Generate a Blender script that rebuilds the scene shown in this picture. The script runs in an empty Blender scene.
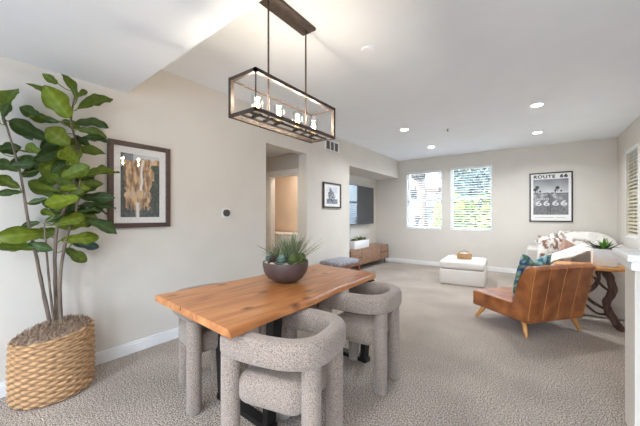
import bpy, bmesh, math, random
from mathutils import Vector, Matrix, noise
random.seed(7)
S = bpy.context.scene
COL = S.collection
PI = math.pi

# ------------------------------------------------------------------ materials
def lin(c):
    return tuple(((v/255)/12.92 if v/255 <= .04045 else ((v/255+.055)/1.055)**2.4) for v in c)

def pmat(name, rgb, rough=.6, metal=0, spec=.5, var=None, scale=50, bump=0, bscale=None, detail=4,
         stretch=None, lo=.35, hi=.65, sheen=0, trans=0, coat=0):
    m = bpy.data.materials.new(name); m.use_nodes = True
    nt = m.node_tree; b = nt.nodes['Principled BSDF']
    b.inputs['Base Color'].default_value = (*lin(rgb), 1)
    b.inputs['Roughness'].default_value = rough
    b.inputs['Metallic'].default_value = metal
    b.inputs['Specular IOR Level'].default_value = spec
    b.inputs['Sheen Weight'].default_value = sheen
    b.inputs['Transmission Weight'].default_value = trans
    b.inputs['Coat Weight'].default_value = coat
    tc = nt.nodes.new('ShaderNodeTexCoord'); src = tc.outputs['Object']
    if stretch:
        mp = nt.nodes.new('ShaderNodeMapping'); mp.inputs['Scale'].default_value = stretch
        nt.links.new(src, mp.inputs[0]); src = mp.outputs[0]
    n = nt.nodes.new('ShaderNodeTexNoise'); n.inputs['Scale'].default_value = scale
    n.inputs['Detail'].default_value = detail
    nt.links.new(src, n.inputs['Vector'])
    if var is None:
        var = tuple(int(v*.97) for v in rgb)
    r = nt.nodes.new('ShaderNodeValToRGB')
    r.color_ramp.elements[0].position = lo; r.color_ramp.elements[0].color = (*lin(rgb), 1)
    r.color_ramp.elements[1].position = hi; r.color_ramp.elements[1].color = (*lin(var), 1)
    nt.links.new(n.outputs['Fac'], r.inputs[0]); nt.links.new(r.outputs[0], b.inputs['Base Color'])
    if bump:
        n2 = nt.nodes.new('ShaderNodeTexNoise'); n2.inputs['Scale'].default_value = bscale or scale
        n2.inputs['Detail'].default_value = 3; nt.links.new(src, n2.inputs['Vector'])
        bp = nt.nodes.new('ShaderNodeBump'); bp.inputs['Strength'].default_value = bump
        bp.inputs['Distance'].default_value = .01
        nt.links.new(n2.outputs['Fac'], bp.inputs['Height']); nt.links.new(bp.outputs[0], b.inputs['Normal'])
    return m

def emat(name, rgb, s):
    m = bpy.data.materials.new(name); m.use_nodes = True
    nt = m.node_tree; b = nt.nodes['Principled BSDF']
    b.inputs['Base Color'].default_value = (*lin(rgb), 1)
    b.inputs['Emission Color'].default_value = (*lin(rgb), 1)
    b.inputs['Emission Strength'].default_value = s
    return m

def vmat(name, rough=.6, coat=0, spec=.5, bump=0, bscale=60):
    m = bpy.data.materials.new(name); m.use_nodes = True
    nt = m.node_tree; b = nt.nodes['Principled BSDF']
    a = nt.nodes.new('ShaderNodeVertexColor'); a.layer_name = 'paint'
    nt.links.new(a.outputs['Color'], b.inputs['Base Color'])
    b.inputs['Roughness'].default_value = rough; b.inputs['Coat Weight'].default_value = coat
    b.inputs['Coat Roughness'].default_value = .03
    b.inputs['Specular IOR Level'].default_value = spec
    if bump:
        tc = nt.nodes.new('ShaderNodeTexCoord')
        n2 = nt.nodes.new('ShaderNodeTexNoise'); n2.inputs['Scale'].default_value = bscale
        nt.links.new(tc.outputs['Object'], n2.inputs['Vector'])
        bp = nt.nodes.new('ShaderNodeBump'); bp.inputs['Strength'].default_value = bump
        bp.inputs['Distance'].default_value = .01
        nt.links.new(n2.outputs['Fac'], bp.inputs['Height']); nt.links.new(bp.outputs[0], b.inputs['Normal'])
    return m

def woodmat(name, c1, c2, c3, stretch, scale=3.0, rough=.4, knots=True):
    m = bpy.data.materials.new(name); m.use_nodes = True
    nt = m.node_tree; b = nt.nodes['Principled BSDF']; L = nt.links.new
    b.inputs['Roughness'].default_value = rough
    tc = nt.nodes.new('ShaderNodeTexCoord')
    mp = nt.nodes.new('ShaderNodeMapping'); mp.inputs['Scale'].default_value = stretch
    L(tc.outputs['Object'], mp.inputs[0])
    n = nt.nodes.new('ShaderNodeTexNoise'); n.inputs['Scale'].default_value = scale
    n.inputs['Detail'].default_value = 8; n.inputs['Distortion'].default_value = 1.2
    L(mp.outputs[0], n.inputs['Vector'])
    r = nt.nodes.new('ShaderNodeValToRGB')
    e = r.color_ramp.elements
    e[0].position = .3; e[0].color = (*lin(c1), 1)
    e[1].position = .72; e[1].color = (*lin(c3), 1)
    k = e.new(.5); k.color = (*lin(c2), 1)
    L(n.outputs['Fac'], r.inputs[0]); out = r.outputs[0]
    if knots:
        v = nt.nodes.new('ShaderNodeTexVoronoi'); v.voronoi_dimensions = '2D'; v.inputs['Scale'].default_value = 2.2
        mp2 = nt.nodes.new('ShaderNodeMapping'); mp2.inputs['Scale'].default_value = (1.6, 1.0, .05)
        mp2.inputs['Location'].default_value = (.35, .6, 0)
        L(tc.outputs['Object'], mp2.inputs[0]); L(mp2.outputs[0], v.inputs['Vector'])
        kr = nt.nodes.new('ShaderNodeValToRGB')
        kr.color_ramp.elements[0].position = .03; kr.color_ramp.elements[0].color = (1, 1, 1, 1)
        kr.color_ramp.elements[1].position = .11; kr.color_ramp.elements[1].color = (0, 0, 0, 1)
        L(v.outputs['Distance'], kr.inputs[0])
        mx = nt.nodes.new('ShaderNodeMix'); mx.data_type = 'RGBA'
        L(kr.outputs[0], mx.inputs[0]); L(out, mx.inputs[6])
        mx.inputs[7].default_value = (*lin((112, 62, 28)), 1)
        out = mx.outputs[2]
    L(out, b.inputs['Base Color'])
    bp = nt.nodes.new('ShaderNodeBump'); bp.inputs['Strength'].default_value = .15
    bp.inputs['Distance'].default_value = .004
    L(n.outputs['Fac'], bp.inputs['Height']); L(bp.outputs[0], b.inputs['Normal'])
    return m

WALL = (216, 210, 201)
M = {}
M['wall'] = pmat('wall_paint', WALL, .85, var=(213, 207, 198), scale=3, bump=.05, bscale=180, spec=.2)
M['ceiling'] = pmat('ceiling_paint', (240, 244, 248), .9, var=(238, 242, 246), scale=3, bump=.05, bscale=150, spec=.1)
M['trim'] = pmat('trim_paint', (236, 235, 234), .45, scale=4)
M['tan'] = pmat('bath_paint', (232, 212, 190), .8, scale=3)
M['bronze'] = pmat('bronze_metal', (84, 72, 66), .5, .35, var=(70, 60, 55), scale=30)
M['black'] = pmat('black_metal', (28, 27, 28), .45, .3, scale=30)
M['glassy'] = pmat('clear_glass', (250, 250, 250), .02, trans=1)
M['darkframe'] = woodmat('dark_frame', (88, 66, 58), (78, 58, 52), (62, 45, 41), (2, 2, 20), 3, .5, False)
M['mat'] = pmat('mat_board', (238, 236, 232), .8)
M['boucle'] = pmat('boucle', (170, 153, 140), .95, var=(108, 95, 85), scale=230, detail=2, bump=.35, bscale=230, sheen=.3, lo=.40, hi=.66, spec=.15)
M['table'] = woodmat('table_wood', (202, 142, 92), (188, 122, 70), (152, 92, 50), (7, .8, 4), 1.8, .28)
M['oak'] = woodmat('oak_leg', (214, 160, 96), (202, 146, 82), (180, 122, 64), (6, 6, 1), 4, .45, False)
M['walnut_shade'] = pmat('shaded_console_body', (78, 56, 44), .6)  # walnut darkened so the gaps between the fronts look shaded
M['walnut'] = woodmat('walnut', (170, 134, 108), (150, 114, 90), (122, 90, 70), (6, 1, 9), 3, .4, False)
M['redwood'] = woodmat('bench_wood', (158, 92, 58), (140, 78, 48), (112, 60, 38), (6, 1, 6), 3, .4, False)
M['slab'] = woodmat('slab_wood', (222, 164, 98), (206, 144, 80), (180, 116, 60), (1.5, 8, 4), 3, .35, False)
M['drift'] = pmat('driftwood', (98, 72, 62), .85, var=(58, 40, 36), scale=9, stretch=(3, 3, .6), bump=.9, bscale=14)
M['leather'] = pmat('cognac_leather', (172, 106, 58), .34, var=(128, 70, 36), scale=7, bump=.12, bscale=160, spec=.5, detail=6)
M['stitch'] = pmat('stitching', (206, 146, 90), .7)
M['linen'] = pmat('sofa_linen', (206, 200, 192), .95, var=(188, 181, 172), scale=180, bump=.3, bscale=240, spec=.1, sheen=.2)
M['cream'] = pmat('ottoman_linen', (228, 222, 214), .95, var=(212, 205, 196), scale=170, bump=.3, bscale=220, spec=.1)
M['screen'] = pmat('screen_glass', (52, 55, 60), .06, spec=.9)
M['whitepot'] = pmat('white_ceramic', (240, 239, 238), .35)
M['bowl'] = pmat('bowl_clay', (92, 74, 70), .5, var=(78, 62, 60), scale=20)
M['greyfab'] = pmat('bench_fabric', (178, 176, 182), .95, var=(118, 118, 124), scale=60, bump=.4, bscale=120)
M['soil'] = pmat('moss', (172, 148, 126), 1, var=(120, 98, 82), scale=60, bump=1, bscale=80)
M['pebble'] = pmat('pebble', (214, 198, 178), .8, var=(180, 160, 138), scale=14)
M['bark'] = pmat('fig_bark', (128, 112, 98), .9, var=(92, 80, 70), scale=16, stretch=(2, 2, .5), bump=.5, bscale=30)
M['leafv'] = vmat('fig_leaf', .38, 0, .45, .12, 25)
M['paint'] = vmat('printed_paper', .6, .05)
M['paperflat'] = vmat('printed_textile', .9, 0, .2, .3, 150)
M['wicker'] = vmat('wicker', .7, 0, .25, .35, 90)
M['green1'] = pmat('succulent_green', (126, 138, 76), .6, var=(90, 106, 56), scale=30)
M['green2'] = pmat('succulent_blue', (128, 146, 134), .6, var=(98, 118, 108), scale=30)
M['green3'] = pmat('spiky_green', (132, 142, 108), .55, var=(88, 102, 72), scale=25)
M['green4'] = pmat('bright_succulent', (116, 170, 60), .45, var=(80, 134, 48), scale=25)
M['maroon'] = pmat('dark_succulent', (86, 62, 56), .6, var=(60, 42, 40), scale=30)
M['plastic'] = pmat('white_plastic', (238, 237, 235), .4)
M['grille'] = pmat('grille_dark', (120, 118, 116), .6)
M['slat'] = pmat('blind_slat', (236, 236, 234), .5)
M['slatc'] = pmat('cream_vinyl_slat', (240, 232, 208), .5)
nt_ = M['slatc'].node_tree; tl_ = nt_.nodes.new('ShaderNodeBsdfTranslucent'); tl_.inputs[0].default_value = (*lin((240, 230, 200)), 1)
ms_ = nt_.nodes.new('ShaderNodeMixShader'); ms_.inputs[0].default_value = .35
nt_.links.new(nt_.nodes['Principled BSDF'].outputs[0], ms_.inputs[1]); nt_.links.new(tl_.outputs[0], ms_.inputs[2])
nt_.links.new(ms_.outputs[0], nt_.nodes['Material Output'].inputs[0])
M['vinyl'] = pmat('window_vinyl', (236, 240, 243), .35)
M['knit'] = pmat('cream_knit', (226, 221, 212), .98, var=(196, 189, 180), scale=40, bump=.9, bscale=60, sheen=.3)
M['bulb'] = emat('bulb_glow', (255, 226, 176), 30)
M['can'] = emat('led_lens', (255, 250, 242), 14)
M['candle'] = pmat('candle_socket', (196, 176, 142), .5)

CANW, HALLW, BATHW, FILLW, BULBW = 12.5, 5, 4, 17, 2.4
SKYMIX, SKYCOL, SKYS, SUNE, EXPO = .9, (.57, .76, 1.0, 1), 3.6, 8, 1.02

# ------------------------------------------------------------------ helpers
def finish(bm, name, mat, parent=None, smooth=True, loc=None, rot=None, angle=40):
    me = bpy.data.meshes.new(name)
    bmesh.ops.recalc_face_normals(bm, faces=bm.faces)
    bm.to_mesh(me); bm.free()
    if isinstance(mat, (list, tuple)):
        for q in mat: me.materials.append(q)
    else:
        me.materials.append(mat)
    if smooth:
        me.polygons.foreach_set('use_smooth', [True]*len(me.polygons))
        me.set_sharp_from_angle(angle=math.radians(angle))
    o = bpy.data.objects.new(name, me); COL.objects.link(o)
    if parent: o.parent = parent
    if loc: o.location = loc
    if rot: o.rotation_euler = rot
    return o

def tag(o, label=None, cat=None, group=None, kind=None):
    if label: o['label'] = label
    if cat: o['category'] = cat
    if group: o['group'] = group
    if kind: o['kind'] = kind
    return o

def thing(name, label, cat, loc=(0, 0, 0), rz=0, group=None):
    o = bpy.data.objects.new(name, None); COL.objects.link(o)
    o.location = loc; o.rotation_euler = (0, 0, rz); o.empty_display_size = .1
    return tag(o, label, cat, group)

def struct(o):
    o['kind'] = 'structure'; return o

def box(bm, a, b, bev=0, seg=2, mi=0):
    x0, y0, z0 = a; x1, y1, z1 = b
    r = bmesh.ops.create_cube(bm, size=1)
    vs = r['verts']
    for v in vs:
        v.co = Vector(((x0+x1)/2+v.co.x*(x1-x0), (y0+y1)/2+v.co.y*(y1-y0), (z0+z1)/2+v.co.z*(z1-z0)))
    fs = list({f for v in vs for f in v.link_faces})
    for f in fs: f.material_index = mi
    if bev:
        es = list({e for v in vs for e in v.link_edges})
        g = bmesh.ops.bevel(bm, geom=es, offset=bev, segments=seg, profile=.5, affect='EDGES')
        for f in g['faces']: f.material_index = mi
    return bm

def B(): return bmesh.new()

def boxo(name, a, b, mat, parent=None, bev=0, seg=2, **k):
    return finish(box(B(), a, b, bev, seg), name, mat, parent, smooth=bev > 0, **k)

def ringed(bm, rings, cap=True, close=True):
    vr = [[bm.verts.new(p) for p in r] for r in rings]
    n = len(rings[0])
    for i in range(len(vr)-1):
        for j in range(n if close else n-1):
            bm.faces.new((vr[i][j], vr[i][(j+1) % n], vr[i+1][(j+1) % n], vr[i+1][j]))
    if cap and close:
        bm.faces.new(vr[0][::-1]); bm.faces.new(vr[-1])
    return vr

def catmull(pts, n=6):
    P = [Vector(p) for p in pts]; out = []
    for i in range(len(P)-1):
        p0 = P[max(i-1, 0)]; p1 = P[i]; p2 = P[i+1]; p3 = P[min(i+2, len(P)-1)]
        for k in range(n):
            t = k/n
            out.append(.5*((2*p1)+(-p0+p2)*t+(2*p0-5*p1+4*p2-p3)*t*t+(-p0+3*p1-3*p2+p3)*t**3))
    out.append(P[-1]); return out

def tube(bm, pts, rad, seg=10, wob=0):
    pts = [Vector(p) for p in pts]; rings = []
    up = Vector((0, 0, 1))
    prev = None
    for i, p in enumerate(pts):
        t = (pts[min(i+1, len(pts)-1)]-pts[max(i-1, 0)]).normalized()
        if prev is None:
            a = t.orthogonal().normalized()
        else:
            a = (prev-prev.dot(t)*t).normalized()
        prev = a; b = t.cross(a)
        r = rad[i] if isinstance(rad, (list, tuple)) else rad
        rings.append([p+(a*math.cos(2*PI*k/seg)+b*math.sin(2*PI*k/seg))*r*(1+wob*noise.noise(p*14+Vector((k*1.7, 0, 0)))) for k in range(seg)])
    ringed(bm, rings); return bm

def cyl(bm, c, r, z0, z1, seg=24, r2=None):
    r2 = r if r2 is None else r2
    ringed(bm, [[(c[0]+q*math.cos(2*PI*k/seg), c[1]+q*math.sin(2*PI*k/seg), z) for k in range(seg)] for q, z in ((r, z0), (r2, z1))])
    return bm

def lathe(bm, prof, c=(0, 0), seg=32, sx=1, sy=1):
    rings = [[(c[0]+r*sx*math.cos(2*PI*k/seg), c[1]+r*sy*math.sin(2*PI*k/seg), z) for k in range(seg)] for r, z in prof]
    ringed(bm, rings); return bm

def paint_mesh(o, fn):
    me = o.data
    a = me.color_attributes.new('paint', 'FLOAT_COLOR', 'POINT')
    for i, v in enumerate(me.vertices):
        a.data[i].color = (*lin(fn(v.co)), 1)

def pic_grid(name, nx, ny, w, h, fn, parent, mat, loc, rot):
    bm = B()
    vs = [[bm.verts.new((w*(i/nx-.5), 0, h*(j/ny))) for i in range(nx+1)] for j in range(ny+1)]
    for j in range(ny):
        for i in range(nx):
            bm.faces.new((vs[j][i], vs[j][i+1], vs[j+1][i+1], vs[j+1][i]))
    bm.normal_update()
    me = bpy.data.meshes.new(name); bm.to_mesh(me); bm.free()
    me.materials.append(mat)
    o = bpy.data.objects.new(name, me); COL.objects.link(o); o.parent = parent; o.location = loc; o.rotation_euler = rot
    paint_mesh(o, lambda c: fn(c.x/w+.5, c.z/h))
    return o

def cushion(w, h, t, chop=0, n=20, mat=None, name='pillow', p=2.6):
    """soft square pillow standing in the x-z plane, thickness along y, base at z=0"""
    bm = B(); grids = []
    for s in (-1, 1):
        g = []
        for j in range(n+1):
            row = []
            for i in range(n+1):
                u = i/n*2-1; v = j/n*2-1
                e = max(0, (1-abs(u)**p))*max(0, (1-abs(v)**p))
                th = t/2*e**.55
                pinch = 1-.07*(1-abs(v)**2)*abs(u)**6; pinch2 = 1-.07*(1-abs(u)**2)*abs(v)**6
                x = u*w/2*pinch; z = (v*pinch2+1)*h/2
                if chop: z -= chop*math.exp(-(u/.38)**2)*max(0, v)**1.5
                row.append(bm.verts.new((x, s*th+.006*noise.noise(Vector((x*9, s, z*9))), z)))
            g.append(row)
        grids.append(g)
        for j in range(n):
            for i in range(n):
                q = (g[j][i], g[j][i+1], g[j+1][i+1], g[j+1][i])
                bm.faces.new(q if s < 0 else q[::-1])
    bmesh.ops.remove_doubles(bm, verts=bm.verts, dist=.004)
    return bm

def children(o): return [c for c in bpy.data.objects if c.parent == o]

def copy_tree(o, parent=None):
    c = o.copy(); COL.objects.link(c)
    if parent: c.parent = parent
    for ch in children(o):
        if ch is not c: copy_tree(ch, c)
    return c

# ------------------------------------------------------------------ room
XL, XR, YB, ZC, ZL = -3.06, 1.19, 7.83, 2.745, 2.405
YE = -3.0           # the room carries on behind the camera as far as here
bm = B(); box(bm, (-6.0, YE, -.2), (4.0, YB+.2, 0)); 
def carpet():
    m = bpy.data.materials.new('carpet'); m.use_nodes = True
    nt = m.node_tree; b = nt.nodes['Principled BSDF']; L = nt.links.new
    b.inputs['Roughness'].default_value = 1; b.inputs['Specular IOR Level'].default_value = .05
    b.inputs['Sheen Weight'].default_value = .2
    tc = nt.nodes.new('ShaderNodeTexCoord')
    n = nt.nodes.new('ShaderNodeTexNoise'); n.inputs['Scale'].default_value = 122; n.inputs['Detail'].default_value = 2.5
    L(tc.outputs['Object'], n.inputs['Vector'])
    r = nt.nodes.new('ShaderNodeValToRGB'); e = r.color_ramp.elements
    e[0].position = .40; e[0].color = (*lin((88, 75, 65)), 1)
    e[1].position = .60; e[1].color = (*lin((210, 196, 183)), 1)
    k = e.new(.5); k.color = (*lin((155, 141, 128)), 1)
    L(n.outputs['Fac'], r.inputs[0])
    n2 = nt.nodes.new('ShaderNodeTexNoise'); n2.inputs['Scale'].default_value = 1.6; n2.inputs['Detail'].default_value = 3
    L(tc.outputs['Object'], n2.inputs['Vector'])
    mr = nt.nodes.new('ShaderNodeMapRange'); mr.inputs[1].default_value = .35; mr.inputs[2].default_value = .65
    mr.inputs[3].default_value = .80; mr.inputs[4].default_value = 1.05
    L(n2.outputs['Fac'], mr.inputs[0])
    mx = nt.nodes.new('ShaderNodeMix'); mx.data_type = 'RGBA'; mx.blend_type = 'MULTIPLY'; mx.inputs[0].default_value = 1
    L(r.outputs[0], mx.inputs[6]); L(mr.outputs[0], mx.inputs[7]); L(mx.outputs[2], b.inputs['Base Color'])
    bp = nt.nodes.new('ShaderNodeBump'); bp.inputs['Strength'].default_value = .08; bp.inputs['Distance'].default_value = .01
    L(n.outputs['Fac'], bp.inputs['Height']); L(bp.outputs[0], b.inputs['Normal'])
    return m
M['carpet'] = carpet()
struct(finish(bm, 'floor', M['carpet'], smooth=False))

# ceiling: low part near the camera (its edge runs very slightly askew), high part beyond
bm = B()
box(bm, (XL-.3, YE+1.0, ZC), (4.0, YB+.2, ZC+.15))
def prism(bm, poly, z0, z1):
    a = [bm.verts.new((x, y, z0)) for x, y in poly]; b = [bm.verts.new((x, y, z1)) for x, y in poly]
    bm.faces.new(a[::-1]); bm.faces.new(b); n = len(poly)
    for i in range(n): bm.faces.new((a[i], a[(i+1) % n], b[(i+1) % n], b[i]))
prism(bm, [(-3.0-.3, YE), (4.0, YE), (4.0, .83), (XL-.02, 1.18), (-3.36, 1.18)], ZL, ZC)
struct(finish(bm, 'ceiling', M['ceiling'], smooth=False))
bm = B(); box(bm, (-5.6, 1.2, 2.43), (XL-.14, 5.19, 2.53)); struct(finish(bm, 'ceiling_hall', M['ceiling'], smooth=False))

T = .16
bm = B()
box(bm, (XL-T, YE, 0), (XL, 2.924, ZC))
box(bm, (XL-T, 2.924, 2.288), (XL, 3.823, ZC))
box(bm, (XL-T, 3.823, 0), (XL, 5.194, ZC))
box(bm, (-3.90, 5.194, 2.273), (XL, YB, ZC))
struct(finish(bm, 'wall_left', M['wall'], smooth=False))
bm = B(); box(bm, (-3.90, 5.194, 0), (-3.74, YB, 2.273)); box(bm, (-3.74, 5.034, 0), (XL-T, 5.194, 2.43))
struct(finish(bm, 'wall_alcove', M['wall'], smooth=False))

def wall_holes(name, axis, pos, thick, u0, u1, z1, holes, mat):
    """wall in plane axis=pos with rectangular holes (ua,ub,za,zb), sorted along u"""
    bm = B()
    def bb(a, b, za, zb):
        if b-a < 1e-4 or zb-za < 1e-4: return
        if axis == 'y': box(bm, (a, pos, za), (b, pos+thick, zb))
        else: box(bm, (pos, a, za), (pos+thick, b, zb))
    u = u0
    for ua, ub, za, zb in holes:
        bb(u, ua, 0, z1); bb(ua, ub, 0, za); bb(ua, ub, zb, z1); u = ub
    bb(u, u1, 0, z1)
    return struct(finish(bm, name, mat, smooth=False))
W1 = (-2.847, -1.948, .93, 2.415); W2 = (-1.749, -.861, .93, 2.44); W3 = (6.40, 7.15, .93, 2.37)
wall_holes('wall_back', 'y', YB, .16, -3.90, 4.0, ZC, [W1, W2], M['wall'])
wall_holes('wall_right', 'x', XR, .16, 2.62, YB, ZC, [W3], M['wall'])
wall_holes('wall_rear', 'y', YE-.16, .16, -3.3, 4.0, ZC, [(-1.4, 2.6, 0, 2.1)], M['wall'])  # unseen wall added to cut light from behind; its opening admits daylight
bm = B(); box(bm, (4.0, YE-.16, 0), (4.1, YB+.16, ZC)); struct(finish(bm, 'wall_stair', M['wall'], smooth=False))  # unseen wall added to keep side light off the near end
# hall beyond the opening, with the bathroom doorway at its end
wall_holes('wall_hall', 'y', 4.22, .12, -5.6, XL-T, 2.43, [(-4.304, -3.578, 0, 2.05)], M['wall'])
bm = B(); box(bm, (-5.7, 1.1, 0), (-5.6, 5.19, 2.43)); box(bm, (-5.7, 1.1, 0), (XL-T, 1.2, 2.43))
struct(finish(bm, 'wall_hall_side', M['wall'], smooth=False))
bm = B(); box(bm, (-5.5, 5.1, 0), (-3.4, 5.19, 2.43)); box(bm, (-5.5, 4.34, 0), (-5.4, 5.1, 2.43)); box(bm, (-3.4, 4.34, 0), (-3.30, 5.03, 2.43))
struct(finish(bm, 'wall_bathroom', M['tan'], smooth=False))

# baseboards
def baseboard(name, segs):
    bm = B()
    for (x0, y0, x1, y1, nx, ny) in segs:
        for d, za, zb in ((.014, 0, .085), (.009, .085, .108)):
            a = (min(x0, x1, x0+nx*d, x1+nx*d), min(y0, y1, y0+ny*d, y1+ny*d), za)
            b = (max(x0, x1, x0+nx*d, x1+nx*d), max(y0, y1, y0+ny*d, y1+ny*d), zb)
            box(bm, a, b, .003, 1)
    return struct(finish(bm, name, M['trim'], smooth=False))
baseboard('baseboard_left', [(XL, YE, XL, 2.924, 1, 0), (XL, 3.823, XL, 5.194, 1, 0), (-3.74, 5.194, -3.74, YB, 1, 0)])
baseboard('baseboard_back', [(-3.74, YB, XR, YB, 0, -1)])
baseboard('baseboard_right', [(XR, 2.65, XR, YB, -1, 0)])

# doorway casing at the end of the hall
d = thing('door_1', None, None, (-3.94, 4.22, 0)); struct(d)
bm = B(); w = .363
for s in (-1, 1):
    box(bm, (s*w-(.0 if s > 0 else .085), -.02, 0), (s*w+(.085 if s > 0 else 0), 0, 2.05), .004, 1)
box(bm, (-w-.085, -.02, 2.05), (w+.085, 0, 2.14), .004, 1)
finish(bm, 'door_casing', M['trim'], d, smooth=False)
bm = B(); box(bm, (-w, 0, 0), (-w+.018, .12, 2.05)); box(bm, (w-.018, 0, 0), (w, .12, 2.05)); box(bm, (-w, 0, 2.032), (w, .12, 2.05))
finish(bm, 'door_jamb', M['trim'], d, smooth=False)
for z in (1.95, 1.02, .2):
    bm = B(); cyl(bm, (w-.024, .03), .008, z-.045, z+.045, 8); finish(bm, 'hinge', M['black'], d)
v = thing('bathroom_vanity', 'white cabinet with white top inside the bathroom at the end of the hall', 'vanity', (-4.2, 4.79, 0))
boxo('cabinet', (-1.1, -.2, 0), (.55, .235, .86), M['whitepot'], v, .006)
boxo('countertop', (-1.12, -.22, .86), (.57, .235, .9), M['whitepot'], v, .006)
for s in (-1, 1):
    q = boxo('door', (s*.27-.25, -.215, .1), (s*.27+.25, -.2, .82), M['whitepot'], v, .004)
    boxo('handle', (s*.06-.006, -.23, .4), (s*.06+.006, -.215, .52), M['bronze'], q)

# half wall at the head of the stairs
hw = boxo('wall_half', (.445, 2.42, 0), (XR+2.0, 2.62, 1.0), M['wall']); struct(hw)
boxo('wall_cap', (.395, 2.34, 1.025), (XR+2.0, 2.78, 1.065), M['trim'], hw, .008)
boxo('wall_cap_moulding', (.415, 2.37, .975), (XR+2.0, 2.72, 1.025), M['trim'], hw, .006)
bm = B(); box(bm, (.436, 2.405, 0), (.445, 2.64, 1.0)); finish(bm, 'wall_end_trim', M['wall'], hw, smooth=False)

# windows: frame, meeting rail, glass
def window(name, axis, pos, u0, u1, z0, z1, sgn):
    """sgn: outward direction of the wall's thickness"""
    w = u1-u0; t = thing(name, None, None, ((u0+u1)/2, pos, z0) if axis == 'y' else (pos, (u0+u1)/2, z0), 0 if axis == 'y' else -PI/2)
    struct(t); h = z1-z0; e = .04; y0, y1 = .085, .135
    bm = B()
    box(bm, (-w/2, y0, 0), (-w/2+e, y1, h)); box(bm, (w/2-e, y0, 0), (w/2, y1, h))
    box(bm, (-w/2, y0, 0), (w/2, y1, e)); box(bm, (-w/2, y0, h-e), (w/2, y1, h)); box(bm, (-w/2, y0-.01, h*.5-.028), (w/2, y1, h*.5+.028))
    finish(bm, 'window_frame', M['vinyl'], t, smooth=False)
    boxo('window_pane', (-w/2+.01, .108, .01), (w/2-.01, .112, h-.01), GLASS, t)
    bm = B(); box(bm, (-w/2, -.004, -.018), (w/2, .085, .004), .003, 1)
    finish(bm, 'window_sill', M['trim'], t)
    return t
def thin_glass(name, f, col=(1, 1, 1, 1)):
    g = bpy.data.materials.new(name); g.use_nodes = True
    nt = g.node_tree; nt.nodes.clear(); o_ = nt.nodes.new('ShaderNodeOutputMaterial')
    a_ = nt.nodes.new('ShaderNodeBsdfTransparent'); a_.inputs[0].default_value = col
    g_ = nt.nodes.new('ShaderNodeBsdfGlossy'); g_.inputs['Roughness'].default_value = .02
    mx_ = nt.nodes.new('ShaderNodeMixShader')
    lw = nt.nodes.new('ShaderNodeLayerWeight'); lw.inputs[0].default_value = .5
    pw = nt.nodes.new('ShaderNodeMath'); pw.operation = 'POWER'; pw.inputs[1].default_value = 4
    ml = nt.nodes.new('ShaderNodeMath'); ml.operation = 'MULTIPLY_ADD'; ml.inputs[1].default_value = f; ml.inputs[2].default_value = .04
    nt.links.new(lw.outputs['Facing'], pw.inputs[0]); nt.links.new(pw.outputs[0], ml.inputs[0]); nt.links.new(ml.outputs[0], mx_.inputs[0])
    nt.links.new(a_.outputs[0], mx_.inputs[1]); nt.links.new(g_.outputs[0], mx_.inputs[2]); nt.links.new(mx_.outputs[0], o_.inputs[0])
    return g
GLASS = thin_glass('window_glass', .5); SHADE = thin_glass('shade_glass', .45, (.96, .97, .97, 1))
window('window_1', 'y', YB, *W1[:2], *W1[2:], 1)
window('window_2', 'y', YB, *W2[:2], *W2[2:], 1)
window('window_3', 'x', XR, *W3[:2], *W3[2:], 1)
def blind(name, axis, pos, u0, u1, z0, z1, label, tilt, sm='slat'):
    w = u1-u0; t = thing(name, label, 'window blind', ((u0+u1)/2, pos, z0) if axis == 'y' else (pos, (u0+u1)/2, z0), 0 if axis == 'y' else -PI/2, 'horizontal slat blinds in the windows')
    h = z1-z0
    boxo('headrail', (-w/2+.004, .0, h-.06), (w/2-.004, .06, h-.002), M['slat'], t, .004)
    bm = B(); z = .05; c, s = math.cos(tilt), math.sin(tilt)
    while z < h-.075:
        ca = Vector((0, .034, z)); n = 3
        pr = [(-.024*c, -.024*s), (0, .0015), (.024*c, .024*s)]
        a = [[bm.verts.new((x, .034+p[0], z+p[1]+dz)) for p in pr] for x in (-w/2+.008, w/2-.008) for dz in (0, .0025)]
        for k in range(2):
            bm.faces.new((a[0][k], a[0][k+1], a[2][k+1], a[2][k])); bm.faces.new((a[1][k], a[3][k], a[3][k+1], a[1][k+1]))
        bm.faces.new((a[0][0], a[2][0], a[3][0], a[1][0])); bm.faces.new((a[0][2], a[1][2], a[3][2], a[2][2]))
        z += .058
    finish(bm, 'slats', M[sm], t, smooth=False)
    boxo('bottom_rail', (-w/2+.008, .014, .008), (w/2-.008, .054, .03), M['slat'], t, .004)
    bm = B()
    for x in (-w*.36, w*.36): cyl(bm, (x, .012), .0022, .02, h-.05, 6)
    finish(bm, 'ladder_cord', M['slat'], t)
    bm = B(); cyl(bm, (-w/2+.06, -.006), .004, h*.55, h-.05, 8); finish(bm, 'tilt_wand', M['slat'], t)
blind('window_blind', 'y', YB, *W1, 'white slat blind in the left window of the back wall, nearest the television', .30)
blind('window_blind', 'y', YB, *W2, 'white slat blind in the right window of the back wall, nearest the road poster', .30)
blind('window_blind', 'x', XR, *W3, 'cream slat blind in the tall window of the right side wall above the sofa', .75, 'slatc')
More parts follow.
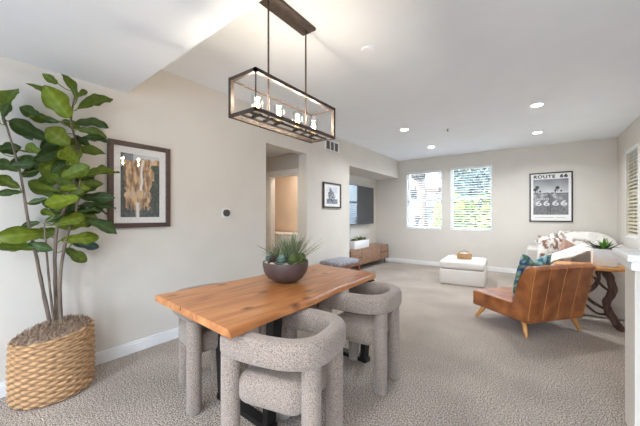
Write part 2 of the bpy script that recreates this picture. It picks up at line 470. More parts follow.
# ------------------------------------------------------------------ dining table
t = thing('dining_table', 'live edge wooden dining table on black metal legs, with a bowl of succulents on it', 'table', (-1.52, 1.745, 0), -.06)
inv = Matrix.Translation((-1.52, 1.745, 0)) @ Matrix.Rotation(-.06, 4, 'Z'); inv.invert()
def loc2(x, y): v = inv @ Vector((x, y, 0)); return v.x, v.y
bm = B()
NL, NR, FR, FL = [Vector(loc2(*p)) for p in ((-2.03, .955), (-1.146, .862), (-1.195, 2.49), (-1.90, 2.585))]
n = 24; rr = []
def edge(a, b, amp, k, inset):
    out = []
    dirn = (b-a).normalized(); nr = Vector((dirn.y, -dirn.x))
    for i in range(n+1):
        f = i/n; w = amp*math.sin(f*PI)*(noise.noise(Vector((f*4.2, k, 0)))+.35*noise.noise(Vector((f*13, k, 3))))
        out.append(a.lerp(b, f)+nr*(w+inset))
    return out
def ring(inset, z):
    r = []
    r += edge(NL, NR, .003, 1, inset*.3)[:-1]; r += edge(NR, FR, .03, 2, inset)[:-1]
    r += edge(FR, FL, .003, 3, inset*.3)[:-1]; r += edge(FL, NL, .03, 5, inset)[:-1]
    return [(p.x, p.y, z) for p in r]
ringed(bm, [ring(-.004, .72), ring(.018, .724), ring(.014, .735), ring(0, .757), ring(-.004, .76)])
finish(bm, 'tabletop', M['table'], t, angle=30)
bm = B(); mx = NL.lerp(NR, .43)
for k, dx in enumerate((0,)):
    box(bm, (mx.x-.002, mx.y-.0035, .728), (mx.x+.002, mx.y+.01, .757))
finish(bm, 'end_crack', M['black'], t, smooth=False)
for y in (-.455, .64):
    bm = B()
    for s in (-1, 1):
        ringed(bm, [[(s*.29+a, y+b, z) for a, b in ((-.03, -.035), (.03, -.035), (.03, .035), (-.03, .035))] if z > .3 else
                    [(s*.235+a, y+b, z) for a, b in ((-.022, -.035), (.022, -.035), (.022, .035), (-.022, .035))] for z in (0, .72)])
    box(bm, (-.275, y-.035, 0), (.275, y+.035, .035)); box(bm, (-.32, y-.035, .705), (.32, y+.035, .72))
    finish(bm, 'leg_frame', M['black'], t, smooth=False)

# ------------------------------------------------------------------ dining chairs
def make_chair():
    r = thing('dining_chair', None, None)
    half = [(-.205, -.232), (-.10, -.234), (.03, -.228), (.13, -.208), (.195, -.165), (.228, -.10), (.236, 0)]
    full = half+[(x, -y) for x, y in half[-2::-1]]
    path = catmull([(x, y, 0) for x, y in full], 5)
    bm = B(); rings = []
    N = 20; zc, hw, hh = .648, .046, .066
    def sec(k, sc=1):
        a = 2*PI*k/N; c, s = math.cos(a), math.sin(a); e = .55
        return math.copysign(abs(c)**e, c)*hw*sc, math.copysign(abs(s)**e, s)*hh*sc
    m = len(path)
    for i, p in enumerate(path):
        tt = (path[min(i+1, m-1)]-path[max(i-1, 0)]).normalized(); nr = Vector((tt.y, -tt.x, 0))
        rings.append([p+nr*sec(k)[0]+Vector((0, 0, zc+sec(k)[1])) for k in range(N)])
    for side in (0, 1):                    # rounded blunt arm ends
        p = path[0] if side == 0 else path[-1]
        tt = Vector((-1, 0, 0)); sg = -1 if side == 0 else 1
        ext = []
        for f, dx in ((.93, .022), (.75, .036), (.4, .044)):
            nr = Vector((0, -1 if side == 0 else 1, 0))
            if side == 0: nr = Vector(((path[1]-path[0]).normalized().y, -(path[1]-path[0]).normalized().x, 0))
            else: nr = Vector(((path[-1]-path[-2]).normalized().y, -(path[-1]-path[-2]).normalized().x, 0))
            ext.append([p+tt*dx+nr*sec(k, f)[0]+Vector((0, 0, zc+sec(k, f)[1])) for k in range(N)])
        rings = ext[::-1]+rings if side == 0 else rings+ext
    ringed(bm, rings)
    finish(bm, 'back_band', M['boucle'], r, angle=60)
    bm = B()
    box(bm, (-.188, -.232, .345), (.175, .232, .505), .058, 5)
    for v in bm.verts:
        if v.co.x > .08: v.co.y *= 1-.25*(v.co.x-.08)/.09
        if v.co.z < .4: v.co.z -= .015*(1-(v.co.y/.22)**2)
    finish(bm, 'seat', M['boucle'], r, angle=60)
    for x, y in ((-.205, -.232), (-.205, .232), (.2, -.128), (.2, .128)):
        bm = B(); lathe(bm, [(.038, 0), (.046, .008), (.047, .3), (.047, .60)], (x, y), 20)
        finish(bm, 'leg', M['boucle'], r, angle=50)
    return r
ch = make_chair()
spots = [((-1.077, 1.208), 8.6, 'grey boucle barrel chair at the table nearest the camera, right side by the table corner'),
         ((-1.125, 2.125), 2, 'grey boucle barrel chair pushed in at the far right of the table, towards the ottoman'),
         ((-1.985, 1.355), 172, 'grey boucle barrel chair between the dining table and the left wall, nearer the fig plant'),
         ((-1.90, 2.12), 183, 'grey boucle barrel chair on the wall side of the table, mostly hidden behind the top')]
for i, ((x, y), a, lab) in enumerate(spots):
    o = ch if i == 0 else copy_tree(ch)
    o.location = (x, y, 0); o.rotation_euler = (0, 0, math.radians(a))
    tag(o, lab, 'chair', 'dining chairs around the table')

# ------------------------------------------------------------------ bowl of succulents
t = thing('succulent_bowl', 'round brown bowl of mixed succulents on the dining table', 'planter', (-1.615, 1.755, .762))
t.scale = (1.22, 1.22, 1.16)
bm = B(); lathe(bm, [(.055, 0), (.075, .004), (.112, .03), (.138, .07), (.147, .115), (.146, .137), (.138, .137), (.134, .11), (.05, .1)], (0, 0), 40)
finish(bm, 'bowl', M['bowl'], t, angle=60)
bm = B(); lathe(bm, [(.135, .108), (.134, .118), (.07, .126), (.01, .13)], (0, 0), 30); finish(bm, 'soil', M['soil'], t)
def blades(n, r0, length, spread, wid, seed, c=(0, 0, 0), tilt=(.1, .7), curve=.3):
    rnd = random.Random(seed); bm = B()
    for i in range(n):
        a = rnd.uniform(0, 2*PI); el = rnd.uniform(*tilt); L = length*rnd.uniform(.65, 1.05)
        p = Vector(c)+Vector((math.cos(a), math.sin(a), 0))*rnd.uniform(0, r0)
        d = Vector((math.cos(a)*math.sin(el), math.sin(a)*math.sin(el), math.cos(el)))
        side = d.cross(Vector((0, 0, 1))).normalized() if el > .02 else Vector((1, 0, 0))
        nrm = side.cross(d)
        prev = None; K = 4
        for k in range(K+1):
            f = k/K; q = p+d*L*f+Vector((math.cos(a), math.sin(a), -.5))*curve*L*f*f
            w = wid*(1-f**1.6)*(.75+.5*f if f < .5 else 1)+.0003
            ring = [q+side*w, q+nrm*w*.5, q-side*w, q-nrm*w*.5]
            vs = [bm.verts.new(x) for x in ring]
            if prev:
                for j in range(4): bm.faces.new((prev[j], prev[(j+1) % 4], vs[(j+1) % 4], vs[j]))
            else: bm.faces.new(vs[::-1])
            prev = vs
        bm.faces.new(prev)
    return bm
def rosette(c, r, seed, layers=4, n=8, up=.5):
    rnd = random.Random(seed); bm = B()
    for l in range(layers):
        f = l/layers; el = PI/2-.15-f*1.15; L = r*(1-.5*f)
        for k in range(n):
            a = 2*PI*(k+.5*(l % 2))/n+rnd.uniform(-.1, .1)
            dr = Vector((math.cos(a), math.sin(a), 0)); d = dr*math.sin(el)+Vector((0, 0, 1))*math.cos(el)
            side = Vector((-math.sin(a), math.cos(a), 0)); nrm = d.cross(side)
            b = Vector(c)+Vector((0, 0, .01*l)); prev = None
            for g, w in ((0, .12), (.35, .3), (.7, .34), (.92, .18), (1, .02)):
                q = b+d*L*g+Vector((0, 0, 1))*L*.15*g*g
                vs = [bm.verts.new(q+side*w*r*math.cos(z)+nrm*w*r*.35*math.sin(z)) for z in (0, PI/3, 2*PI/3, PI, 4*PI/3, 5*PI/3)]
                if prev:
                    for j in range(6): bm.faces.new((prev[j], prev[(j+1) % 6], vs[(j+1) % 6], vs[j]))
                else: bm.faces.new(vs[::-1])
                prev = vs
            bm.faces.new(prev)
    return bm
finish(blades(110, .05, .235, 0, .005, 3, (.02, .02, .125), (.0, .95), .12), 'spiky_grass', M['green3'], t)
finish(blades(30, .03, .16, 0, .005, 9, (-.06, -.0, .125), (.1, .95), .15), 'spiky_grass', M['green3'], t)
for c, r, m, s in (((.045, -.085, .135), .045, 'green2', 1), ((-.02, -.09, .13), .04, 'maroon', 2), ((.09, -.03, .135), .042, 'green1', 3), ((-.095, -.055, .13), .036, 'green2', 4),
                   ((-.07, .06, .135), .045, 'green1', 5), ((.07, .07, .135), .045, 'green1', 6), ((.11, .03, .13), .03, 'green1', 7), ((-.05, -.045, .14), .042, 'green1', 8), ((.01, -.04, .15), .045, 'green1', 9), ((-.11, .01, .13), .034, 'green1', 10)):
    finish(rosette(c, r, s), 'rosette', M[m], t)
for x, y, r in ((.0, -.122, .018), (.085, -.09, .016), (-.065, -.105, .017), (-.115, -.06, .012), (.118, -.045, .013), (.03, -.125, .01)):
    bm = B(); g = bmesh.ops.create_icosphere(bm, subdivisions=2, radius=r)
    for v in g['verts']: v.co = Vector((v.co.x*1.2+x, v.co.y+y, v.co.z*.7+.132))
    finish(bm, 'stone', M['pebble'], t)

# ------------------------------------------------------------------ chandelier
t = thing('linear_chandelier', 'bronze open box chandelier with four glass candle shades above the dining table', 'ceiling light', (-1.468, 1.625, 0))
boxo('canopy', (-.065, -.245, 2.722), (.065, .245, 2.745), M['bronze'], t, .003)
for y in (-.2, .2):
    bm = B(); cyl(bm, (0, y), .0065, 1.92, 2.722, 12); finish(bm, 'rod', M['bronze'], t)
fx, fy, z0, z1, e = .115, .415, 1.915, 2.145, .012
bm = B()
def bar(a, b, k): box(bm, [min(p, q)-k for p, q in zip(a, b)], [max(p, q)+k for p, q in zip(a, b)])
bar((fx, -fy, z1), (fx, fy, z1), .011); bar((-fx, -fy, z1), (fx, -fy, z1), .011); bar((-fx, -fy, z1), (-fx, fy, z1), .005); bar((-fx, fy, z1), (fx, fy, z1), .005)
bar((fx, -fy, z0), (fx, fy, z0), .009); bar((-fx, -fy, z0), (fx, -fy, z0), .009); bar((-fx, -fy, z0), (-fx, fy, z0), .011); bar((-fx, fy, z0), (fx, fy, z0), .009)
bar((-fx, -fy, z0), (-fx, -fy, z1), .012); bar((fx, fy, z0), (fx, fy, z1), .012); bar((fx, -fy, z0), (fx, -fy, z1), .003); bar((-fx, fy, z0), (-fx, fy, z1), .003)
finish(bm, 'frame', M['bronze'], t, smooth=False)
bm = B()
for x in (-.04, .04): box(bm, (x-.005, -fy, z0-.006), (x+.005, fy, z0+.006))
for y in (-.3, -.1, .1, .3, -.2, .2): box(bm, (-.04, y-.012, z0+.006), (.04, y+.012, z0+.014))
finish(bm, 'lamp_bar', M['bronze'], t, smooth=False)
for y in (-.3, -.1, .1, .3):
    bm = B(); cyl(bm, (0, y), .034, z0+.014, z0+.03, 24); cyl(bm, (0, y), .014, z0+.03, z0+.058, 16); finish(bm, 'socket', M['candle'], t)
    bm = B(); lathe(bm, [(.006, z0+.056), (.012, z0+.06), (.0165, z0+.08), (.013, z0+.1), (.004, z0+.122), (.001, z0+.128)], (0, y), 14); finish(bm, 'bulb', M['bulb'], t)
    L = bpy.data.lights.new('bulb_light', 'POINT'); L.energy = BULBW; L.color = (1, .88, .72); L.shadow_soft_size = .018
    lo = bpy.data.objects.new('bulb_light', L); COL.objects.link(lo); lo.parent = t; lo.location = (0, y, z0+.15)
    bm = B()
    ringed(bm, [[(r*math.cos(2*PI*k/28), y+r*math.sin(2*PI*k/28), z) for k in range(28)] for r, z in ((.036, z0+.03), (.036, z0+.145), (.0345, z0+.145), (.0345, z0+.03), (.036, z0+.03))], cap=False)
    bmesh.ops.remove_doubles(bm, verts=bm.verts, dist=.0001)
    finish(bm, 'glass_shade', SHADE, t)

# ------------------------------------------------------------------ potted fiddle leaf fig
t = thing('potted_fig_tree', 'tall fiddle leaf fig in a woven basket against the left wall', 'potted plant', (-2.835, .62, 0))
bm = B(); NC, NRW, H = 240, 22, .44; rings = []
def rad(z): return 1-.10*max(0, (.05-z)/.05)**2+.03*math.sin(z/H*PI)
for j in range(NRW*4+1):
    z = H*j/(NRW*4); row = j//4; ph = (j % 4)/4
    r_ = []
    for k in range(NC):
        a = 2*PI*k/NC
        w = math.cos(k*PI/8+PI*row)*.005 + .0075*math.sin(ph*PI)
        tl = 1+.0  # even rim
        zz = z*(1+.055*math.sin(a)+.02) 
        r_.append(((.19+w)*rad(z)*math.cos(a), (.226+w)*rad(z)*math.sin(a), max(0.001, zz)))
    rings.append(r_)
inner = [[(x*.95, y*.95, z-.004) for x, y, z in rings[-1]], [(x*.93, y*.93, z-.06) for x, y, z in rings[-1]]]
ringed(bm, rings+inner)
bk = finish(bm, 'basket', M['wicker'], t, angle=80)
def wick(c):
    a = math.atan2(c.y/.243, c.x/.20); row = int(c.z/(H/NRW)); k = math.cos(a*NC/2/PI*PI/8+PI*row)
    n_ = noise.noise(Vector((a*9, c.z*50, 2)))
    v = .93+.13*k+.16*n_
    return (min(255, 192*v), min(255, 152*v), min(255, 112*v))
paint_mesh(bk, wick)
bm = B(); rnd = random.Random(3)
g = [[bm.verts.new((.178*u*math.cos(a), .212*u*math.sin(a), H*(1.0+.055*u*math.sin(a))+.004+.06*(1-u*u)+.012*noise.noise(Vector((u*9*math.cos(a), u*9*math.sin(a), 1))))) for a in [2*PI*k/40 for k in range(40)]] for u in (1, .85, .7, .55, .4, .25, .1)]
for i in range(6):
    for k in range(40): bm.faces.new((g[i][k], g[i][(k+1) % 40], g[i+1][(k+1) % 40], g[i+1][k]))
bm.faces.new(g[-1])
for i in range(700):        # curls of moss
    u = math.sqrt(rnd.random())*.98; a = rnd.uniform(0, 2*PI); z = H*(1+.055*u*math.sin(a))+.004+.06*(1-u*u)
    p = Vector((.18*u*math.cos(a), .214*u*math.sin(a), z)); b = rnd.uniform(0, 2*PI); L = rnd.uniform(.02, .05)
    d = Vector((math.cos(b), math.sin(b), 0)); e_ = Vector((-d.y, d.x, 0))
    tube(bm, [p-d*L*.5, p+Vector((0, 0, rnd.uniform(.010, .034)))+e_*rnd.uniform(-.01, .01), p+d*L*.5+Vector((0, 0, rnd.uniform(-.01, .012)))], .0016, 3)
finish(bm, 'moss', M['soil'], t)
LEAVES = [(-2.902, 0.658, 2.264, -2.946, 0.582, 2.322, 0.065, 1), (-2.817, 0.707, 2.006, -2.852, 0.574, 2.207, 0.173, 2), (-2.929, 0.664, 2.122, -2.925, 0.499, 2.228, 0.036, 1), (-2.793, 0.743, 2.146, -2.725, 0.645, 2.292, 0.058, 1), (-2.818, 0.743, 2.174, -2.842, 0.818, 2.258, 0.043, 1), (-2.854, 0.759, 2.096, -2.87, 1.005, 2.261, 0.072, 1), (-2.96, 0.762, 2.001, -2.99, 1.024, 2.053, 0.079, 0), (-2.906, 0.773, 1.955, -2.817, 0.944, 1.915, 0.065, 1), (-2.857, 0.754, 1.866, -2.788, 0.969, 1.875, 0.036, 0), (-2.752, 0.691, 1.794, -2.781, 0.565, 1.893, 0.151, 2), (-2.89, 0.702, 1.754, -2.85, 0.941, 1.797, 0.072, 1), (-2.763, 0.747, 1.679, -2.686, 0.619, 1.743, 0.122, 2), (-2.849, 0.657, 1.97, -2.895, 0.562, 1.976, 0.043, 0), (-2.893, 0.61, 1.834, -2.846, 0.384, 1.914, 0.122, 0), (-2.909, 0.346, 1.717, -2.941, 0.466, 1.763, 0.094, 0), (-2.864, 0.368, 1.966, -2.91, 0.441, 2.169, 0.058, 1), (-2.84, 0.36, 1.92, -2.762, 0.386, 2.009, 0.05, 0), (-2.852, 0.317, 1.918, -2.864, 0.363, 2.045, 0.072, 1), (-2.845, 0.445, 1.59, -2.813, 0.322, 1.63, 0.086, 0), (-2.849, 0.375, 1.609, -2.773, 0.512, 1.633, 0.065, 0), (-2.859, 0.448, 1.469, -2.852, 0.331, 1.538, 0.086, 1), (-2.894, 0.463, 1.444, -2.885, 0.339, 1.423, 0.043, 0), (-2.914, 0.672, 1.421, -2.925, 0.499, 1.526, 0.122, 1), (-2.86, 0.587, 1.407, -2.913, 0.497, 1.363, 0.043, 0), (-2.873, 0.579, 1.155, -2.832, 0.324, 1.143, 0.13, 2), (-2.895, 0.556, 1.034, -2.87, 0.332, 1.083, 0.072, 1), (-2.865, 0.762, 1.477, -2.87, 0.551, 1.662, 0.158, 1), (-2.72, 0.741, 1.417, -2.749, 0.549, 1.354, 0.115, 2), (-2.874, 0.783, 1.572, -2.902, 1.068, 1.662, 0.058, 1), (-2.889, 0.768, 1.448, -2.905, 0.896, 1.553, 0.101, 0), (-2.933, 0.793, 1.427, -2.874, 1.021, 1.428, 0.101, 0), (-2.939, 0.801, 1.356, -2.909, 1.041, 1.353, 0.043, 0), (-2.845, 0.775, 1.3, -2.889, 0.975, 1.31, 0.036, 0), (-2.87, 0.859, 1.229, -2.894, 0.639, 1.211, 0.108, 2), (-2.868, 0.807, 1.254, -2.829, 1.027, 1.135, 0.079, 0), (-2.842, 0.655, 1.101, -2.849, 0.906, 1.108, 0.094, 2), (-2.96, 0.756, 1.057, -2.947, 0.937, 1.019, 0.065, 3), (-2.933, 0.706, 1.032, -2.882, 0.83, 0.914, 0.094, 1), (-2.847, 0.485, 1.092, -2.754, 0.592, 1.04, 0.072, 0), (-2.872, 0.579, 1.235, -2.779, 0.652, 1.285, 0.065, 0), (-2.877, 0.71, 1.641, -2.891, 0.775, 1.821, 0.101, 2), (-2.785, 0.642, 1.551, -2.721, 0.802, 1.653, 0.115, 1), (-2.924, 0.747, 1.711, -2.833, 0.609, 1.595, 0.108, 0), (-2.891, 0.667, 1.771, -2.82, 0.516, 1.666, 0.094, 0), (-2.943, 0.565, 1.76, -2.972, 0.697, 1.941, 0.101, 0), (-2.919, 0.709, 1.507, -2.957, 0.624, 1.412, 0.072, 0), (-2.929, 0.811, 1.198, -2.835, 0.654, 1.278, 0.072, 0), (-2.937, 0.564, 1.234, -2.99, 0.478, 1.206, 0.05, 0), (-2.96, 0.731, 1.355, -2.99, 0.841, 1.293, 0.058, 3), (-2.865, 0.572, 1.622, -2.867, 0.449, 1.688, 0.086, 0), (-2.944, 0.436, 1.946, -2.988, 0.531, 1.832, 0.072, 0), (-2.783, 0.614, 1.285, -2.775, 0.533, 1.319, 0.058, 1), (-2.957, 0.767, 1.915, -2.99, 0.881, 1.854, 0.058, 0), (-2.931, 0.688, 2.008, -2.964, 0.808, 1.981, 0.072, 1), (-2.892, 0.65, 1.551, -2.978, 0.546, 1.501, 0.105, 1), (-2.96, 0.709, 1.346, -2.99, 0.882, 1.289, 0.11, 0), (-2.9, 0.686, 1.703, -2.851, 0.569, 1.618, 0.066, 2), (-2.96, 0.572, 2.011, -2.985, 0.464, 2.05, 0.095, 0), (-2.816, 0.648, 1.475, -2.861, 0.841, 1.492, 0.085, 2), (-2.892, 0.787, 1.302, -2.926, 0.959, 1.343, 0.068, 0), (-2.96, 0.652, 1.296, -2.99, 0.847, 1.306, 0.076, 0), (-2.96, 0.669, 1.173, -2.99, 0.55, 1.133, 0.099, 1), (-2.96, 0.578, 1.75, -2.928, 0.674, 1.84, 0.07, 0), (-2.867, 0.647, 1.614, -2.897, 0.823, 1.574, 0.071, 1), (-2.96, 0.585, 1.673, -2.99, 0.414, 1.652, 0.095, 0), (-2.901, 0.595, 1.691, -2.978, 0.774, 1.721, 0.065, 2), (-2.96, 0.635, 1.792, -2.931, 0.807, 1.809, 0.066, 1), (-2.96, 0.645, 1.652, -2.99, 0.76, 1.764, 0.096, 1), (-2.852, 0.753, 1.322, -2.871, 0.901, 1.229, 0.093, 1), (-2.842, 0.744, 1.517, -2.887, 0.94, 1.542, 0.078, 1), (-2.906, 0.606, 1.315, -2.911, 0.781, 1.359, 0.068, 0), (-2.873, 0.652, 1.467, -2.864, 0.522, 1.486, 0.066, 1), (-2.921, 0.646, 1.832, -2.99, 0.839, 1.855, 0.071, 1), (-2.96, 0.59, 1.647, -2.93, 0.463, 1.553, 0.072, 0), (-2.856, 0.758, 1.637, -2.818, 0.649, 1.557, 0.097, 1), (-2.96, 0.573, 1.768, -2.965, 0.662, 1.675, 0.102, 0), (-2.922, 0.742, 1.232, -2.929, 0.892, 1.239, 0.108, 0), (-2.92, 0.759, 1.552, -2.945, 0.906, 1.609, 0.069, 0), (-2.835, 0.771, 1.265, -2.835, 0.614, 1.219, 0.087, 2), (-2.96, 0.577, 1.381, -2.922, 0.69, 1.353, 0.113, 0), (-2.897, 0.662, 1.504, -2.99, 0.839, 1.555, 0.099, 0), (-2.845, 0.655, 1.377, -2.801, 0.798, 1.473, 0.081, 1), (-2.943, 0.6, 1.664, -2.99, 0.719, 1.581, 0.081, 0), (-2.856, 0.568, 1.72, -2.946, 0.484, 1.787, 0.073, 1), (-2.785, 0.63, 1.227, -2.788, 0.795, 1.275, 0.101, 2), (-2.96, 0.665, 2.0, -2.99, 0.51, 2.002, 0.079, 1), (-2.898, 0.617, 1.344, -2.917, 0.735, 1.28, 0.104, 1), (-2.881, 0.597, 1.91, -2.842, 0.66, 1.833, 0.092, 1)]
TRUNKS = [[(-2.86, 0.603, 0.496), (-2.87, 0.567, 0.748), (-2.88, 0.537, 0.965), (-2.88, 0.491, 1.25), (-2.9, 0.454, 1.583), (-2.9, 0.373, 1.955)], [(-2.83, 0.619, 0.497), (-2.82, 0.595, 0.749), (-2.8, 0.575, 0.982), (-2.8, 0.559, 1.236)], [(-2.85, 0.64, 0.487), (-2.86, 0.631, 0.883), (-2.87, 0.645, 1.189), (-2.88, 0.711, 1.399), (-2.88, 0.778, 1.75), (-2.87, 0.727, 1.991), (-2.86, 0.754, 2.226)], [(-2.8, 0.651, 0.494), (-2.82, 0.65, 0.811), (-2.84, 0.69, 1.099), (-2.85, 0.746, 1.285), (-2.85, 0.776, 1.554)]]

O = Vector((-2.835, .62, 0))
for k, tr in enumerate(TRUNKS):
    pts = catmull([Vector(p)-O for p in tr], 5); m = len(pts)
    bm = B(); r0 = .0135 if k != 1 else .010
    tube(bm, pts, [r0*(1-.62*i/m) for i in range(m)], 8, .25)
    finish(bm, 'trunk', M['bark'], t)
bm = B(); lay = bm.verts.layers.float_color.new('paint')
LC = [(80, 106, 56), (114, 134, 48), (134, 152, 48), (100, 130, 126)]
rnd = random.Random(5)
eye = Vector((0, 0, 1.285))
for (bx, by, bz, tx, ty, tz, w, ci) in LEAVES:
    b = Vector((bx, by, bz)); e = Vector((tx, ty, tz)); ax = (e-b); L = ax.length; ax.normalize()
    view = (eye-(b+e)/2).normalized()
    horiz = Vector((0, 0, 1)); 
    # broad leaves turn their face outwards into the room, narrow ones are seen nearly edge on
    full = max(L*.46, w*1.1); f = min(1, w*1.3/full); ang = math.acos(f)*(1 if rnd.random() < .75 else -1)
    side0 = ax.cross(view).normalized(); nr0 = side0.cross(ax).normalized()
    side = side0*math.cos(ang)+nr0*math.sin(ang); nr = side.cross(ax)
    if nr.z < 0: nr = -nr
    W = full/2; NI, NJ = 14, 8; droop = rnd.uniform(.03, .12)*L
    base = LC[ci]; tone = rnd.uniform(.88, 1.1); grid = []
    for i in range(NI+1):
        s = i/NI
        wd = W*(math.sin(PI*min(1, s**.85)))**.7*(.58+.62*s-.22*math.exp(-((s-.38)/.13)**2))
        wd *= 1 if s < .93 else .8
        row = []
        for j in range(NJ+1):
            q = j/NJ*2-1
            ruf = .11*L*noise.noise(Vector((s*4, q*2, bx*40)))*abs(q)
            vein = .006*L/.2*math.cos(s*26-abs(q)*4)*abs(q)*(1-abs(q)*.4)
            p = b+ax*L*(s)+side*wd*q+nr*(.16*wd*abs(q)**1.5*3+ruf+vein+droop*math.sin(s*PI)*1.2-droop*s)
            if p.x < -3.035: p.x = -3.035
            v = bm.verts.new(p-O)
            mid = .32*math.exp(-(q/.12)**2)
            vv = .06*math.cos(s*26-abs(q)*4)
            c = [min(255, max(0, x*tone*(1+vv))+mid*60) for x in base]
            v[lay] = (*lin(c), 1)
            row.append(v)
        grid.append(row)
    for i in range(NI):
        for j in range(NJ): bm.faces.new((grid[i][j], grid[i][j+1], grid[i+1][j+1], grid[i+1][j]))
bmesh.ops.solidify(bm, geom=bm.faces[:], thickness=.0012)
allp = [q for tr in TRUNKS for q in catmull([Vector(p) for p in tr], 8)]
for (bx, by, bz, *_) in LEAVES:          # short stalks back to the nearest trunk
    b = Vector((bx, by, bz)); c = min(allp, key=lambda q: (q-b).length+abs(q.z-b.z+.03)*.4)
    if (c-b).length < .35:
        k0 = len(bm.verts); tube(bm, catmull([c-O, (c+b)/2-O+Vector((0, 0, -.012)), b-O], 3), .0035, 5); bm.verts.ensure_lookup_table()
        for v in bm.verts[k0:]: v[lay] = (*lin((112, 124, 66)), 1)
me = bpy.data.meshes.new('foliage'); bm.to_mesh(me); bm.free(); me.materials.append(M['leafv'])
me.polygons.foreach_set('use_smooth', [True]*len(me.polygons))
fo = bpy.data.objects.new('foliage', me); COL.objects.link(fo); fo.parent = t
# ------------------------------------------------------------------ things on the left wall
def framed(name, label, y0, y1, z0, z1, fw, fd, fm, border, fn, nx, ny, wallx=XL, group=None, axis='x', glaze=True):
    w, h = y1-y0, z1-z0
    if axis == 'x': t = thing(name, label, 'framed picture', (wallx+.004, (y0+y1)/2, z0), PI/2)
    else: t = thing(name, label, 'framed picture', ((y0+y1)/2, wallx-.004, z0), 0)
    # local: x along the wall, -y out of the wall, z up
    bm = B()
    box(bm, (-w/2, -fd, 0), (-w/2+fw, 0, h), .002, 1); box(bm, (w/2-fw, -fd, 0), (w/2, 0, h), .002, 1)
    box(bm, (-w/2+fw, -fd, 0), (w/2-fw, 0, fw), .002, 1); box(bm, (-w/2+fw, -fd, h-fw), (w/2-fw, 0, h), .002, 1)
    finish(bm, 'frame', fm, t, smooth=False)
    boxo('mat_board', (-w/2+fw*.8, -fd*.35, fw*.8), (w/2-fw*.8, -.002, h-fw*.8), M['mat'], t)
    l, r, b_, tp = border
    pw, ph = w-2*fw-l-r, h-2*fw-b_-tp
    pic_grid('print', nx, ny, pw, ph, fn, t, M['paint'], ((l-r)/2, -fd*.35-.0015, fw+b_), (0, 0, 0))
    if glaze:
        bm = B(); box(bm, (-w/2+fw*.9, -fd*.7-.002, fw*.9), (w/2-fw*.9, -fd*.7, h-fw*.9)); finish(bm, 'glazing', GLASS, t, smooth=False)
    return t
def N2(x, y, s): return noise.noise(Vector((x*s, y*s, 1.3)))
def mix(a, b, f): f = max(0, min(1, f)); return tuple(p+(q-p)*f for p, q in zip(a, b))
def falls(u, v):
    rock = mix((222, 186, 142), (128, 98, 76), .42+1.2*N2(u*2.2, v, 7)+.7*N2(u*3, v, 22))
    c = rock
    if v > .93+.05*N2(u, 0, 6) or (u > .22 and abs(u-.5) < .2 and v > .95): c = (206, 208, 212)
    if v > .9 and u < .3: c = (128, 132, 142)
    # waterfall
    cx = .56-.10*(1-v)+.03*N2(0, v, 7) if v > .45 else .50+.02*N2(0, v, 9)
    if .42 < v < .93: c = mix(c, (240, 238, 234), 1.3-abs(u-cx)/(.028+.03*(1-v)))
    if v < .24: c = mix(c, (236, 234, 232), 1.2-abs(u-.42)/.06)
    if .3 < v < .42: c = mix(c, (208, 186, 160), .5+.9*N2(u, v, 18))
    edge = .09+.08*N2(3, v, 12)
    if u < edge*(1.3-.5*v): c = mix((50, 62, 64), (84, 92, 88), .5+N2(u, v, 30))
    if u > .84-.14*N2(7, v, 9)-.08*(v < .6) and v < .86: c = mix((46, 60, 58), (88, 96, 86), .5+N2(u, v, 30))
    if v < .12+.15*N2(u*4, 0, 9)+.10*abs(u-.42) and abs(u-.42) > .05: c = mix((54, 68, 72), (98, 104, 100), .5+N2(u, v, 26))
    return c
framed('framed_picture', 'dark brown framed waterfall print with white mat, on the wall beside the fig', 1.025, 1.571, 1.168, 1.955, .042, .03, M['darkframe'], (.058, .062, .055, .06), falls, 70, 100)
def horsey(u, v):
    c = mix((226, 228, 230), (170, 178, 188), v*.3+.5*N2(u, v, 5))
    if v < .30: c = mix((92, 100, 112), (150, 158, 166), .5+N2(u, v, 16))
    if math.hypot((u-.45)/.32, (v-.42)/.34) < 1+.3*N2(u, v, 8): c = mix((78, 82, 92), (176, 176, 182), .5+1.4*N2(u, v, 11))
    if math.hypot((u-.36)/.13, (v-.74)/.2) < 1+.3*N2(u, v, 9): c = mix((88, 84, 86), (140, 140, 146), .5+N2(u, v, 20))
    return c
framed('framed_picture', 'small dark framed grey photograph on the wall between the hall opening and the television nook', 4.265, 4.84, 1.412, 1.868, .026, .03, M['bronze'], (.085, .085, .05, .05), horsey, 40, 40, glaze=False)

t = thing('thermostat', 'round black thermostat on a white plate on the left wall', 'thermostat', (XL, 2.262, 1.31), PI/2)
boxo('wall_plate', (-.06, -.006, -.055), (.06, 0, .055), M['plastic'], t, .004)
bm = B(); cyl(bm, (0, 0), .042, 0, .026, 32)
bmesh.ops.rotate(bm, verts=bm.verts, matrix=Matrix.Rotation(PI/2, 3, 'X')); finish(bm, 'body', M['bronze'], t, loc=(0, -.004, 0))
bm = B(); cyl(bm, (0, 0), .035, .026, .03, 32)
bmesh.ops.rotate(bm, verts=bm.verts, matrix=Matrix.Rotation(PI/2, 3, 'X')); finish(bm, 'dial', M['screen'], t, loc=(0, -.004, 0))

